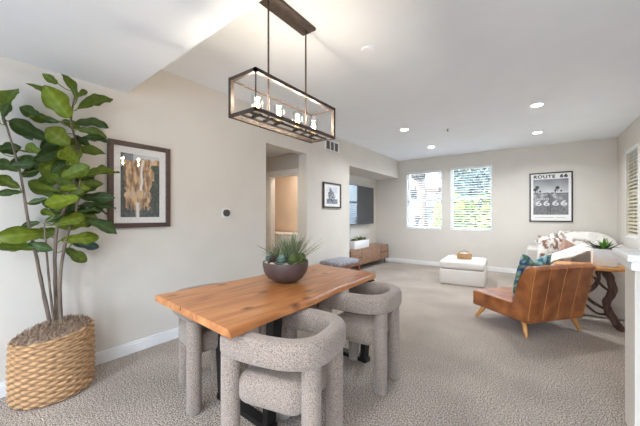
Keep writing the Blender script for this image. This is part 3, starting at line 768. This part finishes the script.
t = thing('air_vent', 'white three section air vent high on the left wall beyond the chandelier', 'air vent', (XL, 4.57, 2.44), PI/2)
bm = B(); W_, H_ = .42, .21
for s in (-1, 1): box(bm, (s*W_/2-.015, -.012, 0), (s*W_/2+.015, 0, H_))
for x in (-.065, .065): box(bm, (x-.012, -.012, 0), (x+.012, 0, H_))
for z in (0, H_-.03): box(bm, (-W_/2, -.012, z), (W_/2, 0, z+.03))
finish(bm, 'frame', M['plastic'], t, smooth=False)
boxo('backing', (-W_/2, -.003, .01), (W_/2, -.001, H_-.01), M['grille'], t)
bm = B()
for k in range(9):
    z = .035+k*.0165; r = [bm.verts.new(p) for p in ((-W_/2, -.003, z+.008), (W_/2, -.003, z+.008), (W_/2, -.01, z), (-W_/2, -.01, z))]; bm.faces.new(r)
bmesh.ops.solidify(bm, geom=bm.faces[:], thickness=.001)
finish(bm, 'louvre', M['grille'], t, smooth=False)

# ------------------------------------------------------------------ ceiling fittings
def can(x, y, z, label, group, power, col, src=None):
    t = thing('recessed_light', label, 'ceiling light', (x, y, z), 0, group)
    bm = B()
    ringed(bm, [[(r*math.cos(2*PI*k/32), r*math.sin(2*PI*k/32), zz) for k in range(32)] for r, zz in ((.062, -.002), (.088, -.001), (.088, 0), (.062, 0), (.062, -.002))], cap=False)
    finish(bm, 'trim_ring', M['plastic'], t)
    bm = B(); cyl(bm, (0, 0), .062, -.004, -.0005, 32); finish(bm, 'lens', M['can'], t)
    L = bpy.data.lights.new('downlight', 'AREA'); L.shape = 'DISK'; L.size = .12; L.energy = power; L.color = col; L.spread = math.radians(150)
    o = bpy.data.objects.new('downlight', L); COL.objects.link(o); o.parent = t; o.location = (0, 0, -.008)
CW = (.88, .94, 1)
for x, y, lab in ((-1.86, 5.0, 'recessed ceiling light in front of the television nook, near left of the four'),
                  (-1.86, 6.6, 'recessed ceiling light nearest the left window, far left of the four'),
                  (-.02, 4.92, 'recessed ceiling light above the leather lounge chair, near right of the four'),
                  (-.02, 6.56, 'recessed ceiling light by the back wall above the road poster, far right of the four')):
    can(x, y, ZC, lab, 'recessed living room lights', CANW, CW)
can(-3.85, 3.25, 2.43, 'recessed ceiling light in the hall beyond the opening', None, HALLW, (1, .82, .6))
can(-4.05, 4.7, 2.43, 'recessed ceiling light in the bathroom', None, BATHW, (1, .88, .76))
for x in (-1.9, -.6, .7):  # unseen fill lamps added to brighten the near end
    for y in (-.9,):
        can(x, y, ZL, 'added recessed fill light in the low ceiling over the near end of the room, out of view', 'added fill lights in the low ceiling', FILLW, (.84, .92, 1))
t = thing('smoke_detector', 'flat white disc on the ceiling between the chandelier and the recessed lights', 'smoke detector', (-1.215, 2.385, ZC))
bm = B(); lathe(bm, [(.05, -.014), (.058, -.012), (.06, 0), (.01, 0)], (0, 0), 32); finish(bm, 'cover', M['ceiling'], t)
t = thing('sprinkler_head', 'small fire sprinkler on the ceiling between two recessed lights', 'sprinkler', (-1.25, 5.39, ZC))
bm = B(); lathe(bm, [(.04, -.004), (.042, 0), (.01, 0)], (0, 0), 24); finish(bm, 'escutcheon', M['plastic'], t)
bm = B(); cyl(bm, (0, 0), .008, -.035, -.003, 10); cyl(bm, (0, 0), .018, -.038, -.035, 16); finish(bm, 'nozzle', M['grille'], t)

# ------------------------------------------------------------------ television nook
t = thing('television', 'large flat television on the wall of the nook, reflecting a window', 'television', (-3.74, 6.55, 1.055), PI/2)
boxo('body', (-.86, -.135, 0), (.86, -.10, .955), M['black'], t, .004)
boxo('screen', (-.85, -.1375, .012), (.85, -.134, .945), M['screen'], t)
boxo('wall_mount', (-.2, -.10, .3), (.2, 0, .65), M['black'], t)
bm = B(); tube(bm, [(-.18, -.02, .0), (-.18, -.012, -.2), (-.175, -.012, -.52)], .005, 6); finish(bm, 'power_cable', M['plastic'], t)

t = thing('media_console', 'low brown wooden media console under the television', 'cabinet', (-3.515, 6.66, 0), PI/2)
# local x runs along world +y, local -y faces the room
boxo('body', (-1.0, -.205, .13), (1.0, .205, .485), M['walnut_shade'], t, .004)
boxo('top', (-1.0, -.223, .48), (1.0, .205, .50), M['walnut'], t, .003)
boxo('side_panel', (.985, -.222, .13), (1.0, .205, .48), M['walnut'], t)
boxo('side_panel', (-1.0, -.222, .13), (-.985, .205, .48), M['walnut'], t)
gap = .008
def front(nm, x0, x1, z0, z1): return boxo(nm, (x0+gap, -.221, z0+gap), (x1-gap, -.205, z1-gap), M['walnut'], t, .002)
for x0, x1 in ((-.985, -.5), (.5, .985)):
    for z0, z1 in ((.135, .308), (.308, .482)):
        q = front('drawer', x0, x1, z0, z1)
for x0, x1 in ((-.5, 0), (0, .5)): front('door', x0, x1, .135, .482)
for x in (-.88, .88):
    for y in (-.15, .15):
        bm = B(); tube(bm, [(x+.02*(1 if x > 0 else -1), y+.02*(1 if y > 0 else -1), 0), (x, y, .135)], [.011, .019], 12); finish(bm, 'leg', M['bronze'], t)
t = thing('rectangular_planter', 'white rectangular planter of low greenery on the media console', 'planter', (-3.45, 6.30, .503), PI/2)
bm = B(); box(bm, (-.36, -.085, 0), (.36, .085, .185), .004, 2); finish(bm, 'box', M['whitepot'], t)
boxo('soil', (-.345, -.07, .18), (.345, .07, .190), M['soil'], t)
bm = B()
for i in range(9):
    x = -.30+i*.075
    b2 = rosette((x, random.uniform(-.03, .03), .192), random.uniform(.03, .05), i, 3, 7)
    m_ = bpy.data.meshes.new('x'); b2.to_mesh(m_); b2.free(); bm.from_mesh(m_); bpy.data.meshes.remove(m_)
finish(bm, 'rosettes', M['green1'], t)
finish(blades(40, .05, .17, 0, .006, 8, (.05, 0, .185), (.1, .9), .3), 'dark_blades', M['green3'], t)
finish(blades(24, .03, .10, 0, .006, 8, (-.25, 0, .185), (.2, 1.2), .3), 'green_blades', M['green1'], t)

t = thing('upholstered_bench', 'small wooden bench with a grey cushion against the left wall', 'bench', (-2.815, 4.45, 0))
bm = B(); box(bm, (-.205, -.345, .415), (.205, .345, .50), .038, 5)
for v in bm.verts:
    if v.co.z > .45: v.co.z += .03*(1-(v.co.y/.345)**2)
finish(bm, 'cushion', M['greyfab'], t)
bm = B()
for s in (-1, 1):
    box(bm, (s*.185-.014, -.35, .375), (s*.185+.014, .35, .415), .003, 1); box(bm, (-.2, s*.336-.014, .375), (.2, s*.336+.014, .415), .003, 1)
box(bm, (-.19, -.33, .405), (.19, .33, .42)); finish(bm, 'seat_frame', M['redwood'], t, smooth=False)
for x in (-.185, .185):
    for y in (-.33, .33):
        bm = B(); ringed(bm, [[(x+a*.016, y+b*.016, 0) for a, b in ((-1, -1), (1, -1), (1, 1), (-1, 1))], [(x+a*.022, y+b*.022, .4) for a, b in ((-1, -1), (1, -1), (1, 1), (-1, 1))]]); finish(bm, 'leg', M['redwood'], t, smooth=False)
# ------------------------------------------------------------------ ottoman and its basket
t = thing('storage_ottoman', 'white upholstered storage ottoman on the carpet below the right window', 'ottoman', (-1.17, 6.34, 0), .07)
t.scale = (1.07, 1.0, 1.07)
boxo('base', (-.35, -.42, .002), (.35, .42, .262), M['cream'], t, .02, 3)
bm = B(); box(bm, (-.355, -.425, .268), (.355, .425, .405), .045, 5)
for v in bm.verts:
    if v.co.z > .36: v.co.z += .012*(1-(v.co.x/.36)**2)*(1-(v.co.y/.43)**2)
finish(bm, 'lid', M['cream'], t)
for x in (-.3, .3):
    for y in (-.37, .37):
        bm = B(); cyl(bm, (x, y), .02, 0, .025, 12); finish(bm, 'foot', M['black'], t)
def basketry(bm, w, d, h, n=64, rows=7, amp=.004):
    rings = []
    for j in range(rows*3+1):
        z = h*j/(rows*3); r_ = []
        for k in range(n):
            a = 2*PI*k/n; c, s = math.cos(a), math.sin(a)
            x = math.copysign(abs(c)**.4, c)*w/2; y = math.copysign(abs(s)**.4, s)*d/2
            q = 1+amp*math.cos(k*PI/2+PI*(j//3))/(.1)
            r_.append((x*q*(.94+.06*z/h), y*q*(.94+.06*z/h), z))
        rings.append(r_)
    inn = [[(x*.93, y*.93, z) for x, y, z in rings[-1]], [(x*.9, y*.9, z*.2) for x, y, z in rings[-1]]]
    ringed(bm, rings+inn)
t = thing('small_basket', 'small woven basket with a loop handle standing on the white ottoman', 'basket', (-1.165, 6.33, .447), .3)
bm = B(); basketry(bm, .25, .17, .095)
bo = finish(bm, 'body', M['wicker'], t); paint_mesh(bo, lambda c: tuple(v*(.9+.2*noise.noise(c*60)) for v in (196, 154, 104)))
bm = B(); tube(bm, catmull([(-.09, 0, .085), (-.07, 0, .125), (0, 0, .148), (.07, 0, .125), (.09, 0, .085)], 5), .007, 8)
ho = finish(bm, 'handle', M['wicker'], t); paint_mesh(ho, lambda c: (176, 134, 88))
bm = B()
for x, y in ((-.06, .02), (.0, -.02), (.055, .03)):
    g = bmesh.ops.create_icosphere(bm, subdivisions=2, radius=.034)
    for v in g['verts']: v.co = Vector((v.co.x*1.2+x, v.co.y+y, v.co.z*.8+.085))
finish(bm, 'rolled_cloth', M['knit'], t)
t = thing('glass_jar', 'small pale glass votive beside the woven basket on the ottoman', 'jar', (-1.35, 6.27, .447))
bm = B(); lathe(bm, [(.025, 0), (.035, .01), (.036, .06), (.033, .062), (.03, .02)], (0, 0), 20); finish(bm, 'jar', M['whitepot'], t)

# ------------------------------------------------------------------ leather lounge chair
t = thing('lounge_chair', 'cognac leather armless lounge chair with channelled back and oak legs', 'armchair', (.145, 4.07, 0), math.radians(51.7))
bm = B(); box(bm, (-.405, .02, .16), (.405, .735, .345), .028, 4)
for v in bm.verts:
    if v.co.z > .3: v.co.z += .022*(1-(v.co.x/.41)**2)*math.sin(max(0, min(1, v.co.y/.74))*PI)
finish(bm, 'seat', M['leather'], t)
prof = [(.0, .158), (.17, .158), (.19, .18), (.165, .36), (.09, .58), (.015, .725), (-.005, .748), (-.04, .763), (-.085, .758), (-.115, .733), (-.10, .70), (-.05, .42), (-.012, .2), (-.01, .165)]
bm = B(); NX = 40; rings = []
for i in range(NX+1):
    x = -.43+.86*i/NX; f = (x+.43)/.86*4
    e = min(x+.43, .43-x); rnd_ = 1-.10*max(0, 1-e/.025)**2
    pil = .008*abs(math.sin(f*PI))**.6
    cen = Vector((.03, .45)); r_ = []
    for (y, z) in prof:
        p = Vector((y, z)); d_ = (p-cen)
        q = cen+d_*rnd_
        if y < .0: q.x -= pil
        wx = x*(1-.07*(1-(z-.158)/.63))
        r_.append((wx, q.x, q.y))
    rings.append(r_)
ringed(bm, rings); finish(bm, 'backrest', M['leather'], t, angle=50)
bm = B()
for k in range(5):
    x = -.424+.848*k/4
    pts = []
    for y, z in ((-.012, .19), (-.03, .3), (-.055, .43), (-.08, .57), (-.103, .68), (-.117, .73), (-.088, .762), (-.04, .767), (-.003, .752), (.018, .727)):
        pts.append((x*(1-.07*(1-(z-.158)/.63)), y-.0015, z))
    tube(bm, catmull(pts, 3), .0028, 6)
for s in (-1, 1): tube(bm, [(s*.404, .2, .335), (s*.404, .7, .337)], .003, 6)
finish(bm, 'piping', M['stitch'], t)
for x, y, dx, dy in ((-.33, .09, -.03, -.06), (.36, .09, .05, -.05), (-.30, .63, -.045, .10), (.30, .63, .045, .10)):
    bm = B(); tube(bm, [(x+dx, y+dy, 0), (x, y, .165)], [.017, .029], 16); finish(bm, 'leg', M['oak'], t, angle=60)

t = thing('blue_pillow', 'blue and green patterned throw pillow on the leather lounge chair', 'pillow', (-.112, 4.135, .345), math.radians(51.7))
pw = finish(cushion(.46, .52, .15, .10), 'cover', M['paperflat'], t, rot=(.2, .04, .05), angle=80)
def ikat(c):
    u, v = c.x/.46+.5, c.z/.45; n_ = N2(u, v, 6); s = math.sin((u*3+v*5+n_*2.5)*3)
    c1 = mix((36, 74, 134), (58, 112, 128), .5+n_)
    if s > .35: c1 = mix((98, 132, 74), (60, 112, 110), .5+N2(u, v, 14))
    if s < -.75: c1 = (150, 178, 178)
    if u < .015: c1 = (196, 200, 206)
    return c1
paint_mesh(pw, ikat)

# ------------------------------------------------------------------ sectional sofa
SO = Vector((.5, 6.4, 0))
t = thing('sectional_sofa', 'pale linen sectional sofa in the far right corner under the side window', 'sofa', SO)
def sb(name, a, b, bev=.03, mat='linen', crown=0):
    a = Vector(a)-SO; b = Vector(b)-SO
    bm = box(B(), a, b, bev, 4)
    if crown:
        for v in bm.verts:
            if v.co.z > b.z-.02-bev: v.co.z += crown*(1-((v.co.x-(a.x+b.x)/2)/(b.x-a.x)*2)**2)
    return finish(bm, name, M[mat], t)
sb('base', (-.12, 6.88, .04), (1.14, 7.76, .28)); sb('base', (.02, 5.13, .04), (1.14, 6.88, .28))
sb('arm', (-.19, 6.86, .04), (.02, 7.78, .655), .035); sb('arm', (.0, 5.08, .012), (.93, 5.24, .60), .02)
sb('back', (.93, 5.08, .012), (1.15, 7.78, .78), .02); sb('back', (.02, 7.58, .04), (1.0, 7.79, .78), .03)
sb('seat_cushion', (.03, 6.86, .28), (.95, 7.58, .45), .04, crown=.01)
sb('seat_cushion', (.03, 6.05, .28), (.93, 6.85, .45), .04, crown=.01); sb('seat_cushion', (.03, 5.25, .28), (.93, 6.04, .45), .04, crown=.01)
sb('back_cushion', (.72, 6.06, .45), (.93, 6.85, .84), .06); sb('back_cushion', (.72, 5.26, .45), (.93, 6.04, .84), .06)
sb('back_cushion', (.04, 7.36, .45), (.95, 7.58, .80), .06)
sb('side_cushion', (.36, 5.25, .45), (.86, 5.42, .82), .05)

def drape(name, label, x0, x1, y0, y1, hf, nx=40, ny=36, th=.02, mat='knit', cat='blanket'):
    bm = B(); g = []
    for j in range(ny+1):
        row = []
        for i in range(nx+1):
            u, v = i/nx, j/ny; x = x0+(x1-x0)*u; y = y0+(y1-y0)*v
            p = hf(u, v, x, y); row.append(bm.verts.new(p))
        g.append(row)
    for j in range(ny):
        for i in range(nx): bm.faces.new((g[j][i], g[j][i+1], g[j+1][i+1], g[j+1][i]))
    bm.normal_update()
    bmesh.ops.solidify(bm, geom=bm.faces[:], thickness=th)
    o = finish(bm, name, mat if not isinstance(mat, str) else M[mat], None, angle=90)
    return tag(o, label, cat)
def wr(x, y, s, a): return a*noise.noise(Vector((x*s, y*s, 4)))+a*.5*noise.noise(Vector((x*s*2.3, y*s*2.3, 9)))
def h1(u, v, x, y):
    # rises over the cushion propped at the near arm, near edge hangs down a little
    z = .625+.255*min(1, max(0, (u-.02)/.72))**.85+wr(x, y, 7, .02)
    if v < .14: z -= (.14-v)/.14*.05; y += (.14-v)*.05
    return (x, y, z)
drape('throw_blanket', 'cream knitted throw slung over the near sofa arm behind the leather chair', -.02, .70, 5.02, 5.62, h1, th=.025)
def h2(u, v, x, y):
    z = .965-.02*u+wr(x, y, 6, .045)-.10*max(0, (u-.8)/.2)-.2*max(0, (.08-u)/.08)
    if v < .45: z -= ((.45-v)/.45)**1.2*.42; y += .12*(.45-v)
    return (x, y, z)
PM = vmat('patterned_throw', .95, 0, .1, .6, 50)
o = drape('patterned_throw', 'off white throw with brown marks on the sofa back by the far wall', .26, 1.10, 7.02, 7.72, h2, mat=PM)
def pt(c):
    n_ = N2(c.x, c.y+c.z, 9); k = N2(c.x+4, c.y-c.z, 5)
    base = (222, 217, 210)
    if n_ > .30: base = (164, 150, 140)
    elif k > .36: base = (150, 112, 92)
    return base
paint_mesh(o, pt)
def pil(name, label, loc, rz, rx, size, mat, fn=None, t_=.16, ry=0):
    t2 = thing(name, label, 'pillow', loc, rz)
    o2 = finish(cushion(size, size, t_), 'cover', M[mat] if isinstance(mat, str) else mat, t2, rot=(rx, ry, 0), angle=80)
    if fn: paint_mesh(o2, fn)
def leafy(c):
    u, v = c.x/.45+.5, c.z/.45
    b_ = (232, 228, 222)
    if N2(u, v, 7) > .18: b_ = (142, 104, 86)
    elif N2(u+5, v, 11) > .28: b_ = (178, 160, 146)
    return b_
pil('patterned_pillow', 'white pillow with brown leaf shapes on the sofa, just right of the blue pillow', (.16, 6.72, .46), .45, -.12, .44, 'paperflat', leafy, ry=.12)
M['rose'] = pmat('rose_fabric', (176, 142, 126), .95, var=(158, 124, 108), scale=40)
pil('brown_pillow', 'dusty brown pillow on the sofa between the patterned pillow and the cream throw', (.36, 6.42, .46), .5, -.2, .40, 'rose', ry=.5)
pil('patterned_pillow', 'white and grey striped pillow at the left end of the patterned throw', (.24, 7.16, .52), -.3, -.3, .42, 'paperflat',
    lambda c: (228, 225, 220) if math.sin(c.x*60) > -.2 else (150, 140, 132), ry=-.5)

M['agave'] = pmat('dark_agave', (74, 88, 72), .5, var=(46, 58, 50), scale=20)
# ------------------------------------------------------------------ driftwood side table with planter
t = thing('driftwood_side_table', 'small side table with live edge top on twisted driftwood beside the leather chair', 'side table', (.5, 4.75, 0))
TO = Vector((.5, 4.75, 0))
bm = B(); N = 48
def slab(k, q):
    a = 2*PI*k/N; c, s = math.cos(a), math.sin(a)
    return (math.copysign(abs(c)**.55, c)*(.345+q)+.012*noise.noise(Vector((c*2, s*2, 1))), math.copysign(abs(s)**.6, s)*(.19+q)+.02*noise.noise(Vector((c*2, s*2, 5))))
ringed(bm, [[(*slab(k, q), z) for k in range(N)] for q, z in ((-.03, .655), (-.005, .665), (0, .685), (-.008, .697))])
finish(bm, 'tabletop', M['slab'], t, angle=50)
def br(name, pts, r, seg=10):
    bm = B(); p = catmull([Vector(q)-TO for q in pts], 6)
    rr_ = [r[0]+(r[1]-r[0])*i/(len(p)-1) for i in range(len(p))]
    tube(bm, p, rr_, seg, .5); return finish(bm, name, M['drift'], t, angle=80)
br('trunk', [(.625, 4.74, .66), (.655, 4.73, .55), (.675, 4.72, .42), (.625, 4.70, .27), (.675, 4.68, .12), (.755, 4.63, .0)], (.042, .034), 14)
br('trunk', [(.30, 4.80, .66), (.26, 4.80, .5), (.33, 4.82, .3), (.27, 4.84, .12), (.24, 4.86, .0)], (.045, .038), 12)
for pts, r in (([(.54, 4.72, .66), (.56, 4.70, .54), (.50, 4.68, .42), (.40, 4.70, .34), (.32, 4.8, .2)], (.018, .014)),
               ([(.28, 4.8, .45), (.42, 4.72, .34), (.52, 4.70, .26), (.63, 4.71, .20)], (.018, .016)),
               ([(.46, 4.7, .66), (.45, 4.68, .60), (.53, 4.68, .55), (.60, 4.70, .46), (.65, 4.71, .42)], (.013, .016)),
               ([(.27, 4.8, .56), (.40, 4.74, .47), (.50, 4.72, .45), (.56, 4.72, .56), (.58, 4.74, .66)], (.012, .011)),
               ([(.33, 4.82, .3), (.45, 4.76, .22), (.55, 4.74, .14), (.66, 4.69, .16)], (.012, .012))):
    br('branch', pts, r)
t = thing('cube_planter', 'white cube planter with a bright green succulent on the driftwood side table', 'planter', (.612, 4.76, .698), .0)
boxo('pot', (-.105, -.095, 0), (.105, .095, .195), M['whitepot'], t, .006)
boxo('soil', (-.095, -.085, .19), (.095, .085, .2), M['soil'], t)
finish(blades(20, .012, .135, 0, .017, 5, (0, -.02, .195), (.05, .75), .1), 'succulent', M['green4'], t)
finish(blades(44, .05, .16, 0, .011, 21, (.0, 0, .19), (.8, 1.45), .08), 'dark_blades', M['agave'], t)

# ------------------------------------------------------------------ road poster
def road(u, v):
    if v > .58:
        c = mix((196, 198, 200), (128, 130, 134), (v-.58)/.42+.25*N2(u, v, 4))
        # palms
        for cx, h, s in ((.06, .72, 1), (.12, .78, 1), (.70, .74, 1), (.64, .68, .7), (.2, .66, .6), (.80, .66, .6)):
            if abs(u-cx) < .007 and v < h: c = (52, 52, 54)
            if math.hypot((u-cx)/.055/s, (v-h)/.045/s) < 1+.5*N2(u, v, 26): c = (58, 58, 60)
        if v < .64 and u > .66: c = (206, 206, 206) if v > .60 else (84, 84, 86)
        if v < .615+.03*N2(u, 0, 10) and u < .6: c = (104, 104, 106)
        return c
    cx = .46; f = (.58-v)/.58; hw = .03+.62*f
    if abs(u-cx) < hw:
        c = mix((92, 92, 94), (128, 128, 130), .5+N2(u, v*3, 20))
        if abs(abs(u-cx)-.012-.03*f) < .004+.006*f: c = (56, 56, 58)
        return c
    return mix((176, 176, 176), (120, 120, 122), .5+N2(u, v, 9)+.3*f)
t = framed('framed_poster', 'black framed grey road poster headed ROUTE 66 on the back wall', -.16, .55, 1.145, 2.165, .022, .025, M['black'], (.045, .045, .125, .115), road, 90, 90, wallx=YB, axis='y', glaze=False)
def text(s, size, w, loc, mat, parent, name='lettering', rot=(PI/2, 0, 0), ext=.0006, bold=0):
    c = bpy.data.curves.new(name, 'FONT'); c.body = s; c.size = size; c.extrude = ext; c.align_x = 'CENTER'; c.offset = bold; c.space_character = 1.15
    o = bpy.data.objects.new('tmp', c); COL.objects.link(o); bpy.context.view_layer.update()
    me = bpy.data.meshes.new_from_object(o.evaluated_get(bpy.context.evaluated_depsgraph_get()))
    bpy.data.objects.remove(o); xs = [v.co.x for v in me.vertices]; k = w/(max(xs)-min(xs)); mid = (max(xs)+min(xs))/2
    for v in me.vertices: v.co.x = (v.co.x-mid)*k
    me.name = name; me.materials.clear(); me.materials.append(mat)
    q = bpy.data.objects.new(name, me); COL.objects.link(q); q.parent = parent; q.location = loc; q.rotation_euler = rot
    return q
M['ink'] = pmat('ink', (40, 40, 42), .7); M['chalk'] = pmat('chalk', (214, 214, 214), .8)
text('ROUTE', .088, .36, (-.10, -.0135, .908), M['ink'], t, bold=.003)
text('66', .092, .125, (.215, -.0135, .907), M['ink'], t, bold=.004)
text('ROUTE', .05, .20, (-.12, -.0125, .455), M['chalk'], t, 'road_lettering', bold=.001)
text('66', .15, .24, (-.13, -.0125, .335), M['chalk'], t, 'road_lettering', bold=.003)
text('66', .15, .24, (.15, -.0125, .335), M['chalk'], t, 'road_lettering', bold=.003)
boxo('caption_line', (-.26, -.011, .088), (.05, -.010, .094), M['grille'], t)
boxo('caption_line', (.10, -.011, .088), (.24, -.010, .094), M['grille'], t)

# ------------------------------------------------------------------ outdoors beyond the windows
M['bounce_ground'] = pmat('pale_bounce_ground', (206, 204, 198), .95, var=(190, 188, 182), scale=2)
M['stucco'] = pmat('stucco', (140, 130, 120), .9, var=(130, 120, 110), scale=3)
M['tile'] = pmat('roof_tile', (160, 92, 68), .8, var=(150, 98, 80), scale=14)
M['dglass'] = pmat('dark_window', (60, 72, 84), .15)
M['leafout'] = pmat('tree_leaf', (86, 112, 48), .7, var=(50, 78, 32), scale=4)
M['leafyel'] = pmat('bush_leaf', (138, 146, 56), .7, var=(80, 104, 38), scale=3)
M['leafdark'] = pmat('shaggy_leaf', (84, 78, 70), .8, var=(44, 42, 38), scale=3)
M['leafgrey'] = pmat('grey_leaf', (104, 116, 104), .7, var=(64, 76, 66), scale=3)
struct(boxo('bounce_paving', (-40, YB+.3, -3.2), (40, 70, -3.0), M['bounce_ground']))  # unseen ground, made pale to throw light up onto the ceiling
def building(label, x0, x1, y0, y1, zt, rows, cols, wallm):
    t = thing('apartment_house', label, 'building', ((x0+x1)/2, y0, -3)); w = x1-x0; d = y1-y0; h = zt+3
    boxo('wall', (-w/2, 0, 0), (w/2, d, h), wallm, t)
    bm = B(); e = .5
    ringed(bm, [[(-w/2-e, -e, h), (w/2+e, -e, h), (w/2+e, d+e, h), (-w/2-e, d+e, h)], [(-w/2-e, -e, h+.15), (w/2+e, -e, h+.15), (w/2+e, d+e, h+.15), (-w/2-e, d+e, h+.15)],
                [(-w/2+2, d*.5-.2, h+1.3), (w/2-2, d*.5-.2, h+1.3), (w/2-2, d*.5+.2, h+1.3), (-w/2+2, d*.5+.2, h+1.3)]])
    finish(bm, 'roof', M['tile'], t, smooth=False)
    for r in range(rows):
        for c in range(cols):
            x = -w/2+w*(c+.5)/cols; z = 1.1+r*2.7
            f = boxo('window', (x-.55, -.06, z), (x+.55, 0, z+1.2), M['vinyl'], t)
            boxo('pane', (x-.47, -.075, z+.08), (x+.47, -.06, z+1.12), M['dglass'], f)
            if c % 2 == 0: boxo('balcony', (x-1.0, -.9, z-.9), (x+1.0, 0, z-.1), wallm, t)
building('cream house with red tiled roof seen through the left window', -15, -5.2, 21, 30, 3.0, 2, 5, M['stucco'])
M['stucco2'] = pmat('peach_stucco', (150, 104, 78), .9)
building('peach house with red tiled roof low behind the bushes of the right window', -4.4, 6, 26, 34, 2.2, 2, 5, M['stucco2'])
def tree(name, label, x, y, zb, th, cr, cz, n, lm, ls, tr=.12, cat='tree', seed=1, group=None, vz=None):
    rnd = random.Random(seed); t = thing(name, label, cat, (x, y, zb), 0, group)
    bm = B(); tube(bm, catmull([(0, 0, 0), (.1, 0, th*.4), (-.05, .1, th*.75), (.05, 0, th)], 4), [tr*(1-.04*i) for i in range(13)], 10, .3)
    if th > .3:
        for k in range(5):
            a = rnd.uniform(0, 6.28); tube(bm, catmull([(0, 0, th*.6), (math.cos(a)*cr*.35, math.sin(a)*cr*.35, th*.85), (math.cos(a)*cr*.7, math.sin(a)*cr*.7, th*1.05)], 3), [tr*.4*(1-.1*i) for i in range(7)], 6)
    finish(bm, 'trunk', M['bark'], t)
    bm = B()
    lobes = [(Vector((rnd.uniform(-.55, .55)*cr, rnd.uniform(-.55, .55)*cr, cz+(rnd.uniform(-.5, .6)*cr if vz is None else rnd.uniform(-vz, vz)))), cr*rnd.uniform(.35, .6)) for _ in range(11)]
    for i in range(n):
        c, r = rnd.choice(lobes); d = Vector((rnd.gauss(0, 1), rnd.gauss(0, 1), rnd.gauss(0, 1))).normalized()
        p = c+d*r*rnd.uniform(.75, 1.05); a = d.orthogonal().normalized(); q = Matrix.Rotation(rnd.uniform(0, 6.28), 3, d)@a; b = d.cross(q)
        tilt = Vector((rnd.uniform(-.5, .5),)*3); q = (q+tilt*.6).normalized()
        L = ls*rnd.uniform(.7, 1.2); vs = [bm.verts.new(p+x_) for x_ in (-q*L, b*L*.45, q*L, -b*L*.45)]
        bm.faces.new(vs)
    finish(bm, 'foliage', lm, t, smooth=False)
tree('dark_tree', 'tall shaggy dark tree with a thick trunk in the middle of the left window', -3.95, 12.5, -3, 8.5, .48, 5.4, 3600, M['leafdark'], .13, .24, seed=3, vz=3.2)
tree('pale_tree', 'tall hazy grey green tree in the upper part of the right window', -2.55, 17, -3, 5.5, 2.1, 6.2, 4200, M['leafgrey'], .16, .16, seed=4)
tree('leafy_tree', 'bright yellow green bushy tree low in the right window', -2.1, 12.2, -3, 3.2, 1.35, 3.7, 4200, M['leafyel'], .12, .12, seed=5)
tree('leafy_tree', 'low green bushy tree at the right foot of the left window', -3.7, 15.5, -3, 2.8, 1.0, 2.9, 2200, M['leafyel'], .11, .1, seed=8)

# ------------------------------------------------------------------ light, sky, camera
w = bpy.data.worlds.new('sky'); S.world = w; w.use_nodes = True
nt = w.node_tree; bg = nt.nodes['Background']
sk = nt.nodes.new('ShaderNodeTexSky'); sk.sky_type = 'NISHITA'; sk.sun_disc = False; sk.sun_elevation = math.radians(48)
sk.sun_rotation = math.radians(200); sk.air_density = 1.0; sk.dust_density = 2.5; sk.ozone_density = 1
mx = nt.nodes.new('ShaderNodeMix'); mx.data_type = 'RGBA'; mx.inputs[0].default_value = SKYMIX
nt.links.new(sk.outputs[0], mx.inputs[6]); mx.inputs[7].default_value = SKYCOL
nt.links.new(mx.outputs[2], bg.inputs[0]); bg.inputs[1].default_value = SKYS
sun = bpy.data.lights.new('sun', 'SUN'); sun.energy = SUNE; sun.angle = .03; sun.color = (1, .95, .88)
so = bpy.data.objects.new('sun', sun); COL.objects.link(so); so.rotation_euler = (math.radians(34), 0, math.radians(-66))

cam = bpy.data.cameras.new('camera'); cam.sensor_width = 36; cam.lens = 36*300/640; cam.shift_y = 2/640; cam.clip_start = .05; cam.clip_end = 300
co = bpy.data.objects.new('camera', cam); COL.objects.link(co); co.location = (0, 0, 1.285)
co.rotation_euler = (PI/2, 0, math.radians(36.1)); S.camera = co
S.view_settings.view_transform = 'Standard'; S.view_settings.look = 'None'; S.view_settings.gamma = 1
S.view_settings.use_curve_mapping = False; S.view_settings.exposure = EXPO
S.cycles.use_denoising = True; S.cycles.max_bounces = 10; S.cycles.diffuse_bounces = 6; S.cycles.transparent_max_bounces = 16
S.cycles.caustics_reflective = False; S.cycles.caustics_refractive = False; S.cycles.sample_clamp_indirect = 6
